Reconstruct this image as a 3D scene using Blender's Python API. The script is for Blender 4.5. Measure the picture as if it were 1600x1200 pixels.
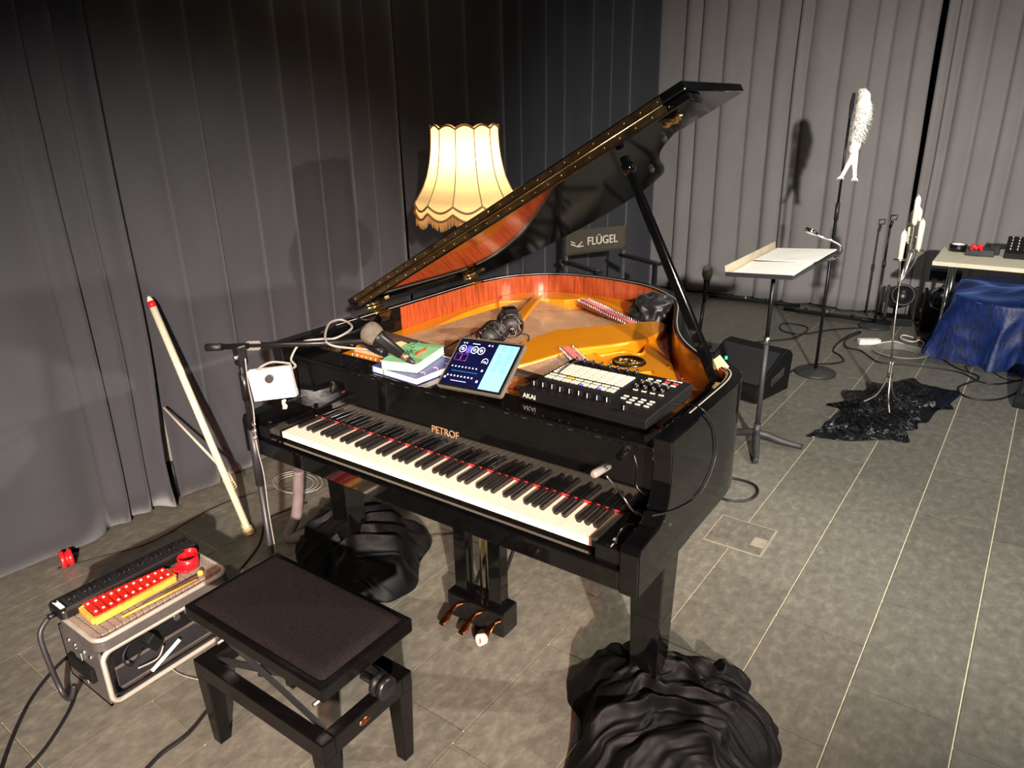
import bpy, bmesh, math, random
from mathutils import Vector, Matrix, Euler, noise
for o in list(bpy.data.objects):
    bpy.data.objects.remove(o)
S = bpy.context.scene
C = S.collection
R = math.radians
PI = math.pi
rnd = random.Random(11)
V = Vector

# ---------------------------------------------------------------- camera
CAM = V((1.3328, -1.3764, 1.7292)); FPX = 1133.14
CROT = Euler((1.21207, .01784, .61355), 'XYZ')
cd = bpy.data.cameras.new('camera'); co = bpy.data.objects.new('camera', cd); C.objects.link(co)
co.location = CAM; co.rotation_euler = CROT
cd.sensor_fit = 'HORIZONTAL'; cd.sensor_width = 36; cd.lens = FPX / 1600 * 36; cd.clip_start = .02
S.camera = co
# ---------------------------------------------------------------- world, lights, exposure
w = bpy.data.worlds.new('hall_ambience'); S.world = w; w.use_nodes = True
w.node_tree.nodes['Background'].inputs[0].default_value = (.8, .84, .9, 1)
w.node_tree.nodes['Background'].inputs[1].default_value = .02

def spot(name, loc, aim, energy, col, angle, blend=.6, radius=.06):
    l = bpy.data.lights.new(name, 'SPOT'); l.energy = energy; l.color = col
    l.spot_size = R(angle); l.spot_blend = blend; l.shadow_soft_size = radius
    o = bpy.data.objects.new(name, l); C.objects.link(o); o.location = loc
    o.rotation_euler = (V(aim) - V(loc)).to_track_quat('-Z', 'Y').to_euler()
    return o
spot('stage_spot_rear', (4.3, -3.9, 2.9), (-1.0, .0, -.25), 3900, (1, .90, .80), 40, 1, .06)
spot('stage_spot_red', (3.9, -4.2, 2.9), (-.4, .2, .0), 700, (1, .25, .14), 34, 1, .06)
spot('stage_spot_side', (4.3, 2.2, 2.9), (-.2, .9, .5), 1000, (1, .90, .78), 42, 1, .06)
spot('stage_spot_hall', (2.7, -1.7, 2.4), (.35, 4.5, .05), 1550, (1, .95, .90), 58, 1, .06)
spot('stage_spot_keys', (-.1, -1.9, 2.6), (-.62, -.1, .6), 110, (1, .86, .68), 52, 1, .05)
spot('fill_overhead', (1.9, .9, 3.4), (1.3, 1.4, .0), 48, (1, .97, .90), 110, 1, .12)  # added overhead fill for the near floor, no actual lamp there
spot('fill_overhead_far', (1.3, 3.9, 3.4), (.5, 4.0, .0), 75, (1, .97, .90), 105, 1, .12)  # added fill that brightens the far floor, not an actual fixture

vs = S.view_settings
vs.view_transform = 'Standard'; vs.look = 'None'; vs.gamma = 1; vs.exposure = 0.45; vs.use_curve_mapping = False

# ---------------------------------------------------------------- measuring helpers (pixel of the 1600x1200 frame -> world point)
CM = CROT.to_matrix()
def ray(u, v): return CM @ V(((u - 800) / FPX, -(v - 600) / FPX, -1))
def W(u, v, z=0.): d = ray(u, v); return CAM + d * ((z - CAM.z) / d.z)
def OX(u, v, x): d = ray(u, v); return CAM + d * ((x - CAM.x) / d.x)
def OY(u, v, y): d = ray(u, v); return CAM + d * ((y - CAM.y) / d.y)
def D(u, v, bx, by):
    d = ray(u, v); h = V((bx - CAM.x, by - CAM.y)); e = V((d.x, d.y))
    return CAM + d * (h.dot(e) / e.dot(e))

# ---------------------------------------------------------------- mesh helpers
def catmull(pts, sub=6, closed=False):
    P = [V(p) for p in pts]; n = len(P); out = []
    if n < 3: return P
    rng = range(n if closed else n - 1)
    for i in rng:
        if closed: a, b, c, d = P[i - 1], P[i], P[(i + 1) % n], P[(i + 2) % n]
        else: a, b, c, d = P[max(i - 1, 0)], P[i], P[i + 1], P[min(i + 2, n - 1)]
        for k in range(sub):
            t = k / sub
            out.append(.5 * (2 * b + (c - a) * t + (2 * a - 5 * b + 4 * c - d) * t * t + (3 * b - a - 3 * c + d) * t ** 3))
    if not closed: out.append(P[-1])
    return out
MW = {}
class MB:
    def __init__(s): s.v = []; s.f = []; s.sm = []
    def add(s, vs, fs, sm=False):
        o = len(s.v); s.v += [V(x) for x in vs]
        for f in fs: s.f.append([i + o for i in f]); s.sm.append(sm)
        return s
    def box(s, c, d, rot=None, top=1., topx=None):
        M = rot.to_matrix() if isinstance(rot, Euler) else (rot if rot is not None else Matrix.Identity(3))
        x, y, z = d[0] / 2, d[1] / 2, d[2] / 2; tx = topx if topx is not None else top
        P = [(-x, -y, -z), (x, -y, -z), (x, y, -z), (-x, y, -z), (-x * tx, -y * top, z), (x * tx, -y * top, z), (x * tx, y * top, z), (-x * tx, y * top, z)]
        return s.add([M @ V(p) + V(c) for p in P], [(3, 2, 1, 0), (4, 5, 6, 7), (0, 1, 5, 4), (1, 2, 6, 5), (2, 3, 7, 6), (3, 0, 4, 7)])
    def b2(s, a, b):
        a, b = V(a), V(b); return s.box((a + b) / 2, [abs(b[i] - a[i]) for i in range(3)])
    def beam(s, a, b, w, h, up=(0, 0, 1), w1=None, h1=None):
        a, b = V(a), V(b); z = (b - a).normalized(); x = z.cross(V(up))
        if x.length < 1e-4: x = z.cross(V((1, 0, 0)))
        x.normalize(); y = x.cross(z); w1 = w1 or w; h1 = h1 or h
        P = [a + x * (i * w / 2) + y * (j * h / 2) for i, j in ((-1, -1), (1, -1), (1, 1), (-1, 1))] + [b + x * (i * w1 / 2) + y * (j * h1 / 2) for i, j in ((-1, -1), (1, -1), (1, 1), (-1, 1))]
        return s.add(P, [(3, 2, 1, 0), (4, 5, 6, 7), (0, 1, 5, 4), (1, 2, 6, 5), (2, 3, 7, 6), (3, 0, 4, 7)])
    def tube(s, pts, r, n=8, closed=False, sub=0, caps=True):
        if sub: 
            if isinstance(r, (list, tuple)):
                rr = []
                for i in range(len(r) - 1): rr += [r[i] + (r[i + 1] - r[i]) * k / sub for k in range(sub)]
                r = rr + [r[-1]]
            pts = catmull(pts, sub, closed)
        P = [V(p) for p in pts]; m = len(P); vs = []; fs = []; px = None
        for i in range(m):
            if closed: t = P[(i + 1) % m] - P[i - 1]
            else: t = P[min(i + 1, m - 1)] - P[max(i - 1, 0)]
            t = t.normalized() if t.length > 1e-9 else V((0, 0, 1))
            if px is None:
                px = t.cross(V((0, 0, 1)))
                if px.length < .05: px = t.cross(V((0, 1, 0)))
            px = px - t * px.dot(t); px.normalize(); py = t.cross(px)
            q = r[i] if isinstance(r, (list, tuple)) else r
            for k in range(n):
                a = 2 * PI * k / n; vs.append(P[i] + px * (math.cos(a) * q) + py * (math.sin(a) * q))
        for i in range(m if closed else m - 1):
            j = (i + 1) % m
            for k in range(n): fs.append((i * n + k, i * n + (k + 1) % n, j * n + (k + 1) % n, j * n + k))
        s.add(vs, fs, True)
        if caps and not closed:
            o = len(s.v) - len(vs); s.f.append([o + k for k in range(n)][::-1]); s.sm.append(False)
            s.f.append([o + (m - 1) * n + k for k in range(n)]); s.sm.append(False)
        return s
    def cyl(s, a, b, r, r1=None, n=20): return s.tube([a, b], [r, r if r1 is None else r1], n)
    def lathe(s, prof, c=(0, 0, 0), n=32, M=None, sm=True):
        M = M or Matrix.Identity(3); vs = []; fs = []
        for (r, z) in prof:
            for k in range(n):
                a = 2 * PI * k / n; vs.append(M @ V((r * math.cos(a), r * math.sin(a), z)) + V(c))
        for i in range(len(prof) - 1):
            for k in range(n): fs.append((i * n + k, i * n + (k + 1) % n, (i + 1) * n + (k + 1) % n, (i + 1) * n + k))
        return s.add(vs, fs, sm)
    def ball(s, c, r, n=12, sc=(1, 1, 1)):
        vs = []; fs = []; m = max(4, n // 2)
        for i in range(m + 1):
            t = PI * i / m
            for k in range(n):
                a = 2 * PI * k / n; vs.append(V((math.sin(t) * math.cos(a) * r * sc[0], math.sin(t) * math.sin(a) * r * sc[1], -math.cos(t) * r * sc[2])) + V(c))
        for i in range(m):
            for k in range(n): fs.append((i * n + k, i * n + (k + 1) % n, (i + 1) * n + (k + 1) % n, (i + 1) * n + k))
        return s.add(vs, fs, True)
    def prism(s, poly, z0, z1, M=None, c=(0, 0, 0), f=None):
        g = f or (lambda x, y, z: (M @ V((x, y, z)) if M else V((x, y, z))) + V(c))
        n = len(poly); A = sum(poly[i][0] * poly[(i + 1) % n][1] - poly[(i + 1) % n][0] * poly[i][1] for i in range(n))
        if A < 0: poly = poly[::-1]
        vs = [g(p[0], p[1], z0) for p in poly] + [g(p[0], p[1], z1) for p in poly]
        return s.add(vs, [list(range(n))[::-1], [n + i for i in range(n)]] + [(i, (i + 1) % n, n + (i + 1) % n, n + i) for i in range(n)])
    def grid(s, fn, nu, nv, sm=True, closed=False):
        vs = [fn(i / nu, j / nv) for j in range(nv + 1) for i in range(nu + (0 if closed else 1))]; st = nu if closed else nu + 1
        return s.add(vs, [(j * st + i, j * st + (i + 1) % st, (j + 1) * st + (i + 1) % st, (j + 1) * st + i) for j in range(nv) for i in range(nu)], sm)
    def build(s, name, m, parent=None, local=False, bevel=0, org=None, smooth=False, subsurf=0, solid=0, **kw):
        vs = s.v; me = bpy.data.meshes.new(name)
        if parent is not None:
            if not local: Mi = MW[parent.name].inverted(); vs = [Mi @ x for x in vs]
        else:
            if org is None:
                lo = [min(x[i] for x in vs) for i in range(3)]; hi = [max(x[i] for x in vs) for i in range(3)]
                org = ((lo[0] + hi[0]) / 2, (lo[1] + hi[1]) / 2, lo[2])
            vs = [x - V(org) for x in vs]
        me.from_pydata([tuple(x) for x in vs], [], s.f)
        me.polygons.foreach_set('use_smooth', [True] * len(s.f) if smooth else s.sm)
        me.materials.append(m); me.update()
        o = bpy.data.objects.new(name, me); C.objects.link(o)
        if parent is not None: o.parent = parent; MW[o.name] = MW[parent.name].copy()
        else: o.location = org; MW[o.name] = Matrix.Translation(V(org))
        if bevel:
            b = o.modifiers.new('bevel', 'BEVEL'); b.width = bevel; b.segments = 2; b.limit_method = 'ANGLE'; b.angle_limit = R(40)
        if solid:
            b = o.modifiers.new('thickness', 'SOLIDIFY'); b.thickness = solid; b.offset = 0
        if subsurf:
            b = o.modifiers.new('sub', 'SUBSURF'); b.levels = subsurf; b.render_levels = subsurf
        for k, x in kw.items(): o[k] = x
        return o
def thing(name, label, cat, loc=(0, 0, 0), rot=(0, 0, 0), group=None):
    o = bpy.data.objects.new(name, None); C.objects.link(o); o.location = loc; o.rotation_euler = rot; o.empty_display_size = .05
    o['label'] = label; o['category'] = cat
    if group: o['group'] = group
    MW[o.name] = Matrix.LocRotScale(V(loc), Euler(rot), None)
    return o
def tag(o, label, cat, group=None):
    o['label'] = label; o['category'] = cat
    if group: o['group'] = group
    return o
def text(s, size, m, parent, M, name='lettering', extrude=.0006, align='CENTER', sx=1., local=False):
    cu = bpy.data.curves.new(name, 'FONT'); cu.body = s; cu.size = size; cu.extrude = extrude; cu.align_x = align; cu.align_y = 'CENTER'
    t = bpy.data.objects.new('tmp', cu); me = bpy.data.meshes.new_from_object(t); bpy.data.objects.remove(t); bpy.data.curves.remove(cu)
    Mi = M if local else MW[parent.name].inverted() @ M
    for x in me.vertices: x.co = Mi @ V((x.co.x * sx, x.co.y, x.co.z))
    me.materials.clear(); me.materials.append(m); o = bpy.data.objects.new(name, me); C.objects.link(o); o.parent = parent; MW[o.name] = MW[parent.name].copy()
    return o
def frame(o, x, y):
    x = V(x).normalized(); z = x.cross(V(y)).normalized(); y = z.cross(x)
    return Matrix(((x.x, y.x, z.x, o[0]), (x.y, y.y, z.y, o[1]), (x.z, y.z, z.z, o[2]), (0, 0, 0, 1)))

# ---------------------------------------------------------------- materials
def lin(c):
    if isinstance(c, str):
        c = c.lstrip('#'); c = [int(c[i:i + 2], 16) / 255 for i in (0, 2, 4)]
        c = [x / 12.92 if x <= .04045 else ((x + .055) / 1.055) ** 2.4 for x in c]
    return (c[0], c[1], c[2], 1)
def newmat(name):
    m = bpy.data.materials.new(name); m.use_nodes = True; nt = m.node_tree; return m, nt, nt.nodes['Principled BSDF']
def mat(name, col, rough=.5, metal=0, var=.12, scale=18, bump=0, bscale=250, coat=0, ior=1.5, sheen=0, emit=0, alpha=1, trans=0, stretch=(1, 1, 1), space='Object', scol=None):
    m, nt, b = newmat(name); L = nt.links; N = nt.nodes; c = lin(col)
    tc = N.new('ShaderNodeTexCoord'); mp = N.new('ShaderNodeMapping'); mp.inputs['Scale'].default_value = stretch; L.new(tc.outputs[space], mp.inputs[0])
    nz = N.new('ShaderNodeTexNoise'); nz.inputs['Scale'].default_value = scale; nz.inputs['Detail'].default_value = 5; L.new(mp.outputs[0], nz.inputs[0])
    rp = N.new('ShaderNodeValToRGB'); rp.color_ramp.elements[0].position = .3; rp.color_ramp.elements[1].position = .7
    rp.color_ramp.elements[0].color = [x * (1 - var) for x in c[:3]] + [1]; rp.color_ramp.elements[1].color = [min(1, x * (1 + var)) for x in c[:3]] + [1]
    L.new(nz.outputs[0], rp.inputs[0]); L.new(rp.outputs[0], b.inputs['Base Color'])
    b.inputs['Roughness'].default_value = rough; b.inputs['Metallic'].default_value = metal; b.inputs['IOR'].default_value = ior
    b.inputs['Coat Weight'].default_value = coat; b.inputs['Coat Roughness'].default_value = .03
    if sheen: b.inputs['Sheen Weight'].default_value = sheen; b.inputs['Sheen Roughness'].default_value = .4; b.inputs['Sheen Tint'].default_value = lin(scol) if scol else (1, 1, 1, 1)
    if emit: L.new(rp.outputs[0], b.inputs['Emission Color']); b.inputs['Emission Strength'].default_value = emit
    if trans: b.inputs['Transmission Weight'].default_value = trans
    if alpha < 1: b.inputs['Alpha'].default_value = alpha
    if bump:
        n2 = N.new('ShaderNodeTexNoise'); n2.inputs['Scale'].default_value = bscale; n2.inputs['Detail'].default_value = 4; L.new(mp.outputs[0], n2.inputs[0])
        bp = N.new('ShaderNodeBump'); bp.inputs['Strength'].default_value = bump; bp.inputs['Distance'].default_value = .004; L.new(n2.outputs[0], bp.inputs['Height']); L.new(bp.outputs[0], b.inputs['Normal'])
    return m
def wood(name, c0, c1, rough=.3, stretch=(1, 1, 1), scale=30, coat=.4):
    m, nt, b = newmat(name); L = nt.links; N = nt.nodes
    tc = N.new('ShaderNodeTexCoord'); mp = N.new('ShaderNodeMapping'); mp.inputs['Scale'].default_value = stretch; L.new(tc.outputs['Object'], mp.inputs[0])
    nz = N.new('ShaderNodeTexNoise'); nz.inputs['Scale'].default_value = scale; nz.inputs['Detail'].default_value = 8; nz.inputs['Distortion'].default_value = .5; L.new(mp.outputs[0], nz.inputs[0])
    rp = N.new('ShaderNodeValToRGB'); rp.color_ramp.elements[0].position = .3; rp.color_ramp.elements[1].position = .7; rp.color_ramp.elements[0].color = lin(c0); rp.color_ramp.elements[1].color = lin(c1)
    L.new(nz.outputs[0], rp.inputs[0]); L.new(rp.outputs[0], b.inputs['Base Color']); b.inputs['Roughness'].default_value = rough; b.inputs['Coat Weight'].default_value = coat; b.inputs['Coat Roughness'].default_value = .08
    return m
M = dict(
    lacquer=mat('black_piano_lacquer', (.0025, .0025, .0026), .06, var=.3, ior=1.6),
    keyblack=mat('ebony_keys', (.012, .011, .011), .28, var=.3, coat=.3),
    ivory=mat('ivory_keys', '#f2e6cf', .3, var=.04, scale=6, coat=.3),
    veneer=wood('red_mahogany_veneer', '#7a2a12', '#b4522a', .28, (14, 14, 1.2), 7, .7),
    plate=mat('gold_bronze_plate', '#d98a12', .34, .25, var=.08, scale=6, coat=.3),
    sboard=wood('spruce_soundboard', '#cf9a70', '#e6bb94', .4, (2, 30, 2), 4),
    window=wood('plate_window_soundboard', '#9c5a34', '#bb7a4c', .4, (2, 24, 2), 4),
    redfelt=mat('red_felt', '#c01420', .9, var=.2, scale=60, sheen=.3),
    steel=mat('polished_steel', (.62, .62, .6), .28, 1, var=.1),
    chrome=mat('chrome', (.8, .8, .78), .12, 1, var=.05),
    string=mat('piano_wire', (.30, .19, .11), .4, .3, var=.15),
    brass=mat('brass', '#d8bd80', .2, 1, var=.15),
    brassdark=mat('aged_brass_strip', '#43331d', .45, .5, var=.6, scale=25),
    pedal=mat('copper_brass_pedal', '#c8744c', .22, 1, var=.1),
    tape=mat('masking_tape', '#e8d6bb', .6, var=.1),
    felt=mat('black_felt', (.014, .013, .013), .95, var=.2, scale=80, sheen=.2),
    railwood=mat('dark_stained_rail', '#4a3c36', .45, var=.25, scale=9, stretch=(8, 1, 1)),
    gold=mat('gilt_lettering', '#e0b089', .3, .6, var=.05),
    pad=mat('bench_velvet', (.0075, .005, .005), .75, var=.7, scale=260, ior=1.25, sheen=.03, bump=.25, bscale=600, scol='#a58c8c'),
    benchwood=mat('black_bench_wood', (.003, .0026, .0026), .25, var=.3, bump=.03, ior=1.38),
    plastic=mat('black_plastic', (.006, .006, .0065), .34, var=.2),
    plasticm=mat('matte_black_plastic', (.006, .006, .0065), .55, var=.2, bump=.08, bscale=700, ior=1.3),
    iron=mat('black_stand_paint', (.008, .008, .0085), .35, .2, var=.15),
    greypaint=mat('dark_grey_paint', (.04, .04, .039), .5, .2, var=.15, bump=.1, bscale=500),
    rubber=mat('cable_rubber', (.007, .007, .0075), .5, var=.2),
    wcable=mat('white_cable', '#d8d4c8', .5, var=.05),
    greycable=mat('grey_cable', '#8d8a82', .5, var=.08),
    white=mat('white_plastic', '#f2f1ec', .4, var=.03),
    paper=mat('white_paper', '#f4f1e6', .8, var=.04, scale=60),
    cloth=mat('black_velvet_cloth', (.0024, .0024, .0026), .55, var=.4, sheen=.02, bump=.12, bscale=30, ior=1.22, scol='#b8b0a8'),
    sequin=mat('black_sequin_cloth', (.003, .003, .0035), .22, var=.4, scale=60, bump=.8, bscale=60),
    blue=mat('blue_crushed_velvet', '#0a1f52', .5, var=.6, scale=26, sheen=.5, bump=1, bscale=45, scol='#5a8ae0', stretch=(1, 1, .5)),
    red=mat('red_toy_paint', '#dd1d12', .3, var=.08, coat=.4),
    redplastic=mat('red_plastic', '#e01822', .3, var=.08, coat=.4),
    ply=wood('birch_wood', '#dc9530', '#f0b24e', .4, (3, 1, 3), 10),
    foam=mat('grey_pluck_foam', '#8a7a6c', .95, var=.25, scale=90, bump=.5, bscale=300),
    alu=mat('aluminium_edge', '#d2cabd', .42, .6, var=.1),
    casegrey=mat('rack_case_shell', '#4c4846', .5, var=.15),
    acrylic=mat('smoked_case_inside', (.10, .085, .075), .12, var=.4, scale=7, coat=1),
    shade=None,
    screen=mat('tablet_dark_screen', '#0a0c2c', .15, var=.3, scale=9, emit=.7, coat=.5),
    page=mat('tablet_blue_page', '#7fd0f2', .2, var=.04, emit=.55),
    uiwhite=mat('screen_white_marks', '#dfe6ff', .3, emit=1.0), uipurple=mat('screen_purple_marks', '#5a3fe0', .3, emit=1.0), uimag=mat('screen_magenta_marks', '#7a2a70', .3, emit=.8), uiteal=mat('screen_teal_marks', '#1c5f86', .3, emit=.8), uiink=mat('screen_ink_lines', '#3f88b8', .3, emit=.7),
    padgrey=mat('rubber_launch_pad', '#cfcfba', .55, var=.06), padyellow=mat('yellow_launch_pad', '#e8b640', .5), padblue=mat('blue_button', '#5a62c8', .5, emit=.3), padred=mat('red_button', '#e0383c', .5, emit=.3),
    bookblue=mat('blue_book_cover', '#454b88', .4, var=.12, scale=8), bookgreen=mat('green_book_cover', '#86c088', .45, var=.06, scale=8), ink=mat('dark_green_ink', '#12301c', .5), orange=mat('red_orange_print', '#d8502c', .5), elastic=mat('green_elastic', '#2f7f68', .7), pinkprint=mat('pale_pink_print', '#d9a6ae', .5),
    woodpill=wood('light_wood_plaque', '#b0662c', '#d99850', .4, (2, 20, 2), 6),
    canvas=mat('dark_olive_canvas', '#4d463a', .9, var=.1, scale=120, bump=.2, bscale=600), cream=mat('cream_print', '#e8e0cd', .7, var=.03),
    postpaint=mat('lit_black_post_paint', (.09, .085, .08), .45, var=.2), chairwood=mat('black_chair_wood', (.013, .012, .012), .35, var=.3, coat=.3),  # postpaint: black chair paint lightened, light on the posts put into the colour
    fur=mat('white_feathers', '#fbf8ee', .8, var=.03), wax=mat('candle_wax', '#f6efd8', .45, var=.03), wick=mat('burnt_wick', '#3a3028', .9),
    silver=mat('brushed_silver', (.70, .66, .58), .3, 1, var=.12), tabletop=mat('cream_laminate', '#d9d3b8', .45, var=.05),
    stick=mat('pale_broom_handle', '#d2ceb2', .4, var=.08, scale=5, stretch=(1, 1, 10)), stick2=mat('weathered_wood_pole', '#b8b0a0', .7, var=.15), twine=mat('beige_twine', '#c9ab7c', .8), sleeve=mat('grey_pink_sleeve', '#6f6361', .8, var=.2, bump=.3, bscale=60),
    grille=mat('speaker_grille', (.025, .025, .025), .6, .3, var=.2, scale=300, bump=.6, bscale=900), meshball=mat('microphone_grille', '#8f8478', .45, .7, var=.35, scale=300, bump=.9, bscale=900),
    bronze=mat('microphone_bronze_tip', '#8d7660', .35, .7, var=.15), fringe=mat('gold_fringe', '#c99a5a', .85, var=.2, scale=120, stretch=(1, 1, .1)), braid=mat('brown_braid', '#7d5a3a', .8, var=.2), bulb=mat('lit_bulb', '#fff2cc', .4, emit=25),
    teal=mat('green_marker', '#22b98a', .5), bag=mat('black_nylon_bag', (.007, .007, .008), .45, var=.2, sheen=.08, bump=.3, bscale=50),
    socket=mat('floor_socket_plate', '#cbbfa8', .35, .6), dull=mat('dull_dark_metal', (.045, .045, .048), .45, .6),
)
# lamp shade: thin cloth that lets light through
m, nt, b = newmat('parchment_lamp_shade'); N = nt.nodes; L = nt.links
df = N.new('ShaderNodeBsdfDiffuse'); tr = N.new('ShaderNodeBsdfTranslucent'); mx = N.new('ShaderNodeMixShader'); nz = N.new('ShaderNodeTexNoise'); nz.inputs['Scale'].default_value = 30
rp = N.new('ShaderNodeValToRGB'); rp.color_ramp.elements[0].color = lin('#e6cb92'); rp.color_ramp.elements[1].color = lin('#f2dcac'); L.new(nz.outputs[0], rp.inputs[0])
L.new(rp.outputs[0], df.inputs[0]); L.new(rp.outputs[0], tr.inputs[0]); mx.inputs[0].default_value = .6; L.new(df.outputs[0], mx.inputs[1]); L.new(tr.outputs[0], mx.inputs[2]); L.new(mx.outputs[0], N['Material Output'].inputs[0]); M['shade'] = m
# floor tile
m, nt, b = newmat('slate_floor_tile'); N = nt.nodes; L = nt.links
geo = N.new('ShaderNodeNewGeometry'); oi = N.new('ShaderNodeObjectInfo'); n1 = N.new('ShaderNodeTexNoise'); n1.inputs['Scale'].default_value = 22; n1.inputs['Detail'].default_value = 10; n1.inputs['Roughness'].default_value = .7
mp = N.new('ShaderNodeMapping'); mp.inputs['Scale'].default_value = (1.3, .8, 1); L.new(geo.outputs['Position'], mp.inputs[0]); L.new(mp.outputs[0], n1.inputs[0])
rp = N.new('ShaderNodeValToRGB'); e = rp.color_ramp.elements; e[0].position = .28; e[0].color = lin('#55524a'); e[1].position = .75; e[1].color = lin('#7f7b6c'); x = e.new(.52); x.color = lin('#67645a')
L.new(n1.outputs[0], rp.inputs[0]); hs = N.new('ShaderNodeHueSaturation'); mr = N.new('ShaderNodeMapRange'); mr.inputs[3].default_value = .88; mr.inputs[4].default_value = 1.12
L.new(oi.outputs['Random'], mr.inputs[0]); L.new(mr.outputs[0], hs.inputs['Value']); L.new(rp.outputs[0], hs.inputs['Color']); L.new(hs.outputs[0], b.inputs['Base Color'])
n2 = N.new('ShaderNodeTexNoise'); n2.inputs['Scale'].default_value = 60; n2.inputs['Detail'].default_value = 8; L.new(geo.outputs['Position'], n2.inputs[0])
bp = N.new('ShaderNodeBump'); bp.inputs['Strength'].default_value = .25; bp.inputs['Distance'].default_value = .004; L.new(n2.outputs[0], bp.inputs['Height']); L.new(bp.outputs[0], b.inputs['Normal'])
m3 = N.new('ShaderNodeMapRange'); m3.inputs[3].default_value = .32; m3.inputs[4].default_value = .55; L.new(n1.outputs[0], m3.inputs[0]); L.new(m3.outputs[0], b.inputs['Roughness']); M['tile'] = m
M['grout'] = mat('pale_grout', '#cfc4a4', .8, var=.15, scale=40)
M['wallm'] = mat('dark_hall_wall', (.03, .03, .032), .9)
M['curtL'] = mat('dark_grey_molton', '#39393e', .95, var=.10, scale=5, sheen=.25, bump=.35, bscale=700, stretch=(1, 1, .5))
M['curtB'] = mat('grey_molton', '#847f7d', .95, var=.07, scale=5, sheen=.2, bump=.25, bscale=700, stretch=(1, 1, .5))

# ================================================================ THE SETTING
mb = MB().b2((-2.1, -3.2, -.06), (4.2, 6.0, -.004)); floor = mb.build('floor', M['grout'], org=(0, 0, 0)); floor['kind'] = 'structure'
ta = -.0142; tn = V((math.cos(ta), math.sin(ta), 0)); tt = V((-tn.y, tn.x, 0)); TW = .2968
phase = {1: (.953, 0), 2: (.74, 1), 3: (.649, 0), 0: (.594, 1), -1: (-.167, 1), -2: (-.112, 0), -3: (.472, 0), -4: (-.59, 1), -5: (-.905, 0), -6: (-.742, 1), -7: (-.481, 1), -8: (.156, 0), 4: (.3, 1), 5: (.9, 0)}
tm = {}
def tile_mesh(l):
    k = round(l, 3)
    if k not in tm:
        q = MB().box((0, 0, -.006), (TW - .0058, l - .0046, .012)); me = bpy.data.meshes.new('tile'); me.from_pydata([tuple(x) for x in q.v], [], q.f); me.materials.append(M['tile']); tm[k] = me
    return tm[k]
BOXC = W(1157, 836)
for r, (p0, par) in phase.items():
    y = p0; k = par; ys = [y]
    while y < 6: y += (.78, .515)[k % 2]; k += 1; ys.append(y)
    y = p0; k = par
    while y > -2.2: k -= 1; y -= (.78, .515)[k % 2]; ys.insert(0, y)
    for a, c in zip(ys, ys[1:]):
        o = bpy.data.objects.new('tile', tile_mesh(c - a)); C.objects.link(o); o.parent = floor
        P = tn * (.5315 + TW * (r + .5)) + tt * ((a + c) / 2); o.location = P; o.rotation_euler = (0, 0, ta)
# floor socket hatch, let into the tiles
hb = thing('floor_socket_hatch', 'square tiled floor hatch with a pale metal cable flap', 'floor hatch', (BOXC.x, BOXC.y, .0))
MB().box((0, 0, .0005), (.249, .241, .002)).build('hatch_frame', M['socket'], hb, local=True)
MB().box((0, 0, .0018), (.232, .224, .002)).build('hatch_tile', M['tile'], hb, local=True)
MB().box((.085, -.02, .0032), (.055, .07, .002)).build('cable_flap', M['socket'], hb, local=True, bevel=.001)
for nm, a, c in (('wall_left', (-2.1, -3.2, 0), (-2.0, 6.0, 3.6)), ('wall_back', (-2.1, 5.85, 0), (4.2, 5.95, 3.6))):
    MB().b2(a, c).build(nm, M['wallm'])['kind'] = 'structure'

def curtain(name, mtl, label, creases, amp, axis, base, sgn, zt=3.5, z0=.012, seed=0, lift=None):
    rr = random.Random(seed); cr = sorted(creases); A = [amp * rr.uniform(.55, 1.25) for _ in cr]; T = [(rr.uniform(.66, .82) if axis == 'x' else rr.uniform(.2, .36)) for _ in cr]; ss = []
    for i in range(len(cr) - 1):
        n = max(10, int((cr[i + 1] - cr[i]) / .016)); ss += [(i, k / n) for k in range(n)]
    ss.append((len(cr) - 2, 1.)); nz_ = 26; vs = []; m_ = len(ss)
    for j in range(nz_ + 1):
        z = z0 + (zt - z0) * j / nz_
        for (i, t) in ss:
            q = t ** (math.log(.5) / math.log(T[i])); s_ = cr[i] + (cr[i + 1] - cr[i]) * t
            d = A[i] * abs(math.sin(PI * q)) ** .95 + .012 * noise.noise(V((s_ * 3.1, z * .7, seed))) + .02 * noise.noise(V((s_ * 1.2, z * .4, seed + 5)))
            d += .03 * math.exp(-z * 5) * noise.noise(V((s_ * 5, 3.3, seed)))
            sw = s_ + .02 * noise.noise(V((s_ * .8, z * .8, seed + 9))) * (1 if 0 < s_ - cr[0] > .02 else 0)
            zz = z + (.02 * noise.noise(V((s_ * 4, 1, seed))) + .01 if j == 0 else 0)
            if lift: sw, d = lift(sw, z, d)
            vs.append(V((base + sgn * d, sw, zz)) if axis == 'x' else V((sw, base + sgn * d, zz)))
    fs = [(j * m_ + i, j * m_ + i + 1, (j + 1) * m_ + i + 1, (j + 1) * m_ + i) for j in range(nz_) for i in range(m_ - 1)]
    o = MB().add(vs, fs, True).build(name, mtl, solid=.004); return tag(o, label, 'curtain', None)
cy = lambda u, v=240: OX(u, v, -1.74).y
cx = lambda u, v=200: OY(u, v, 5.5).x
slit = .205
def liftA(s, z, d):
    k = math.exp(-((z - .28) / .34) ** 2); q = max(0, 1 - (slit - s) / .30)
    return s - .075 * k * q ** 2, d + .06 * k * q
curtain('stage_curtain', M['curtL'], 'dark grey stage curtain panel behind the red tape roll, left of the slit', [-2.4, -1.9, -1.45, -1.05, -.72, cy(40), cy(85), cy(135), slit], .065, 'x', -1.80, 1, seed=3, lift=liftA)
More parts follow.
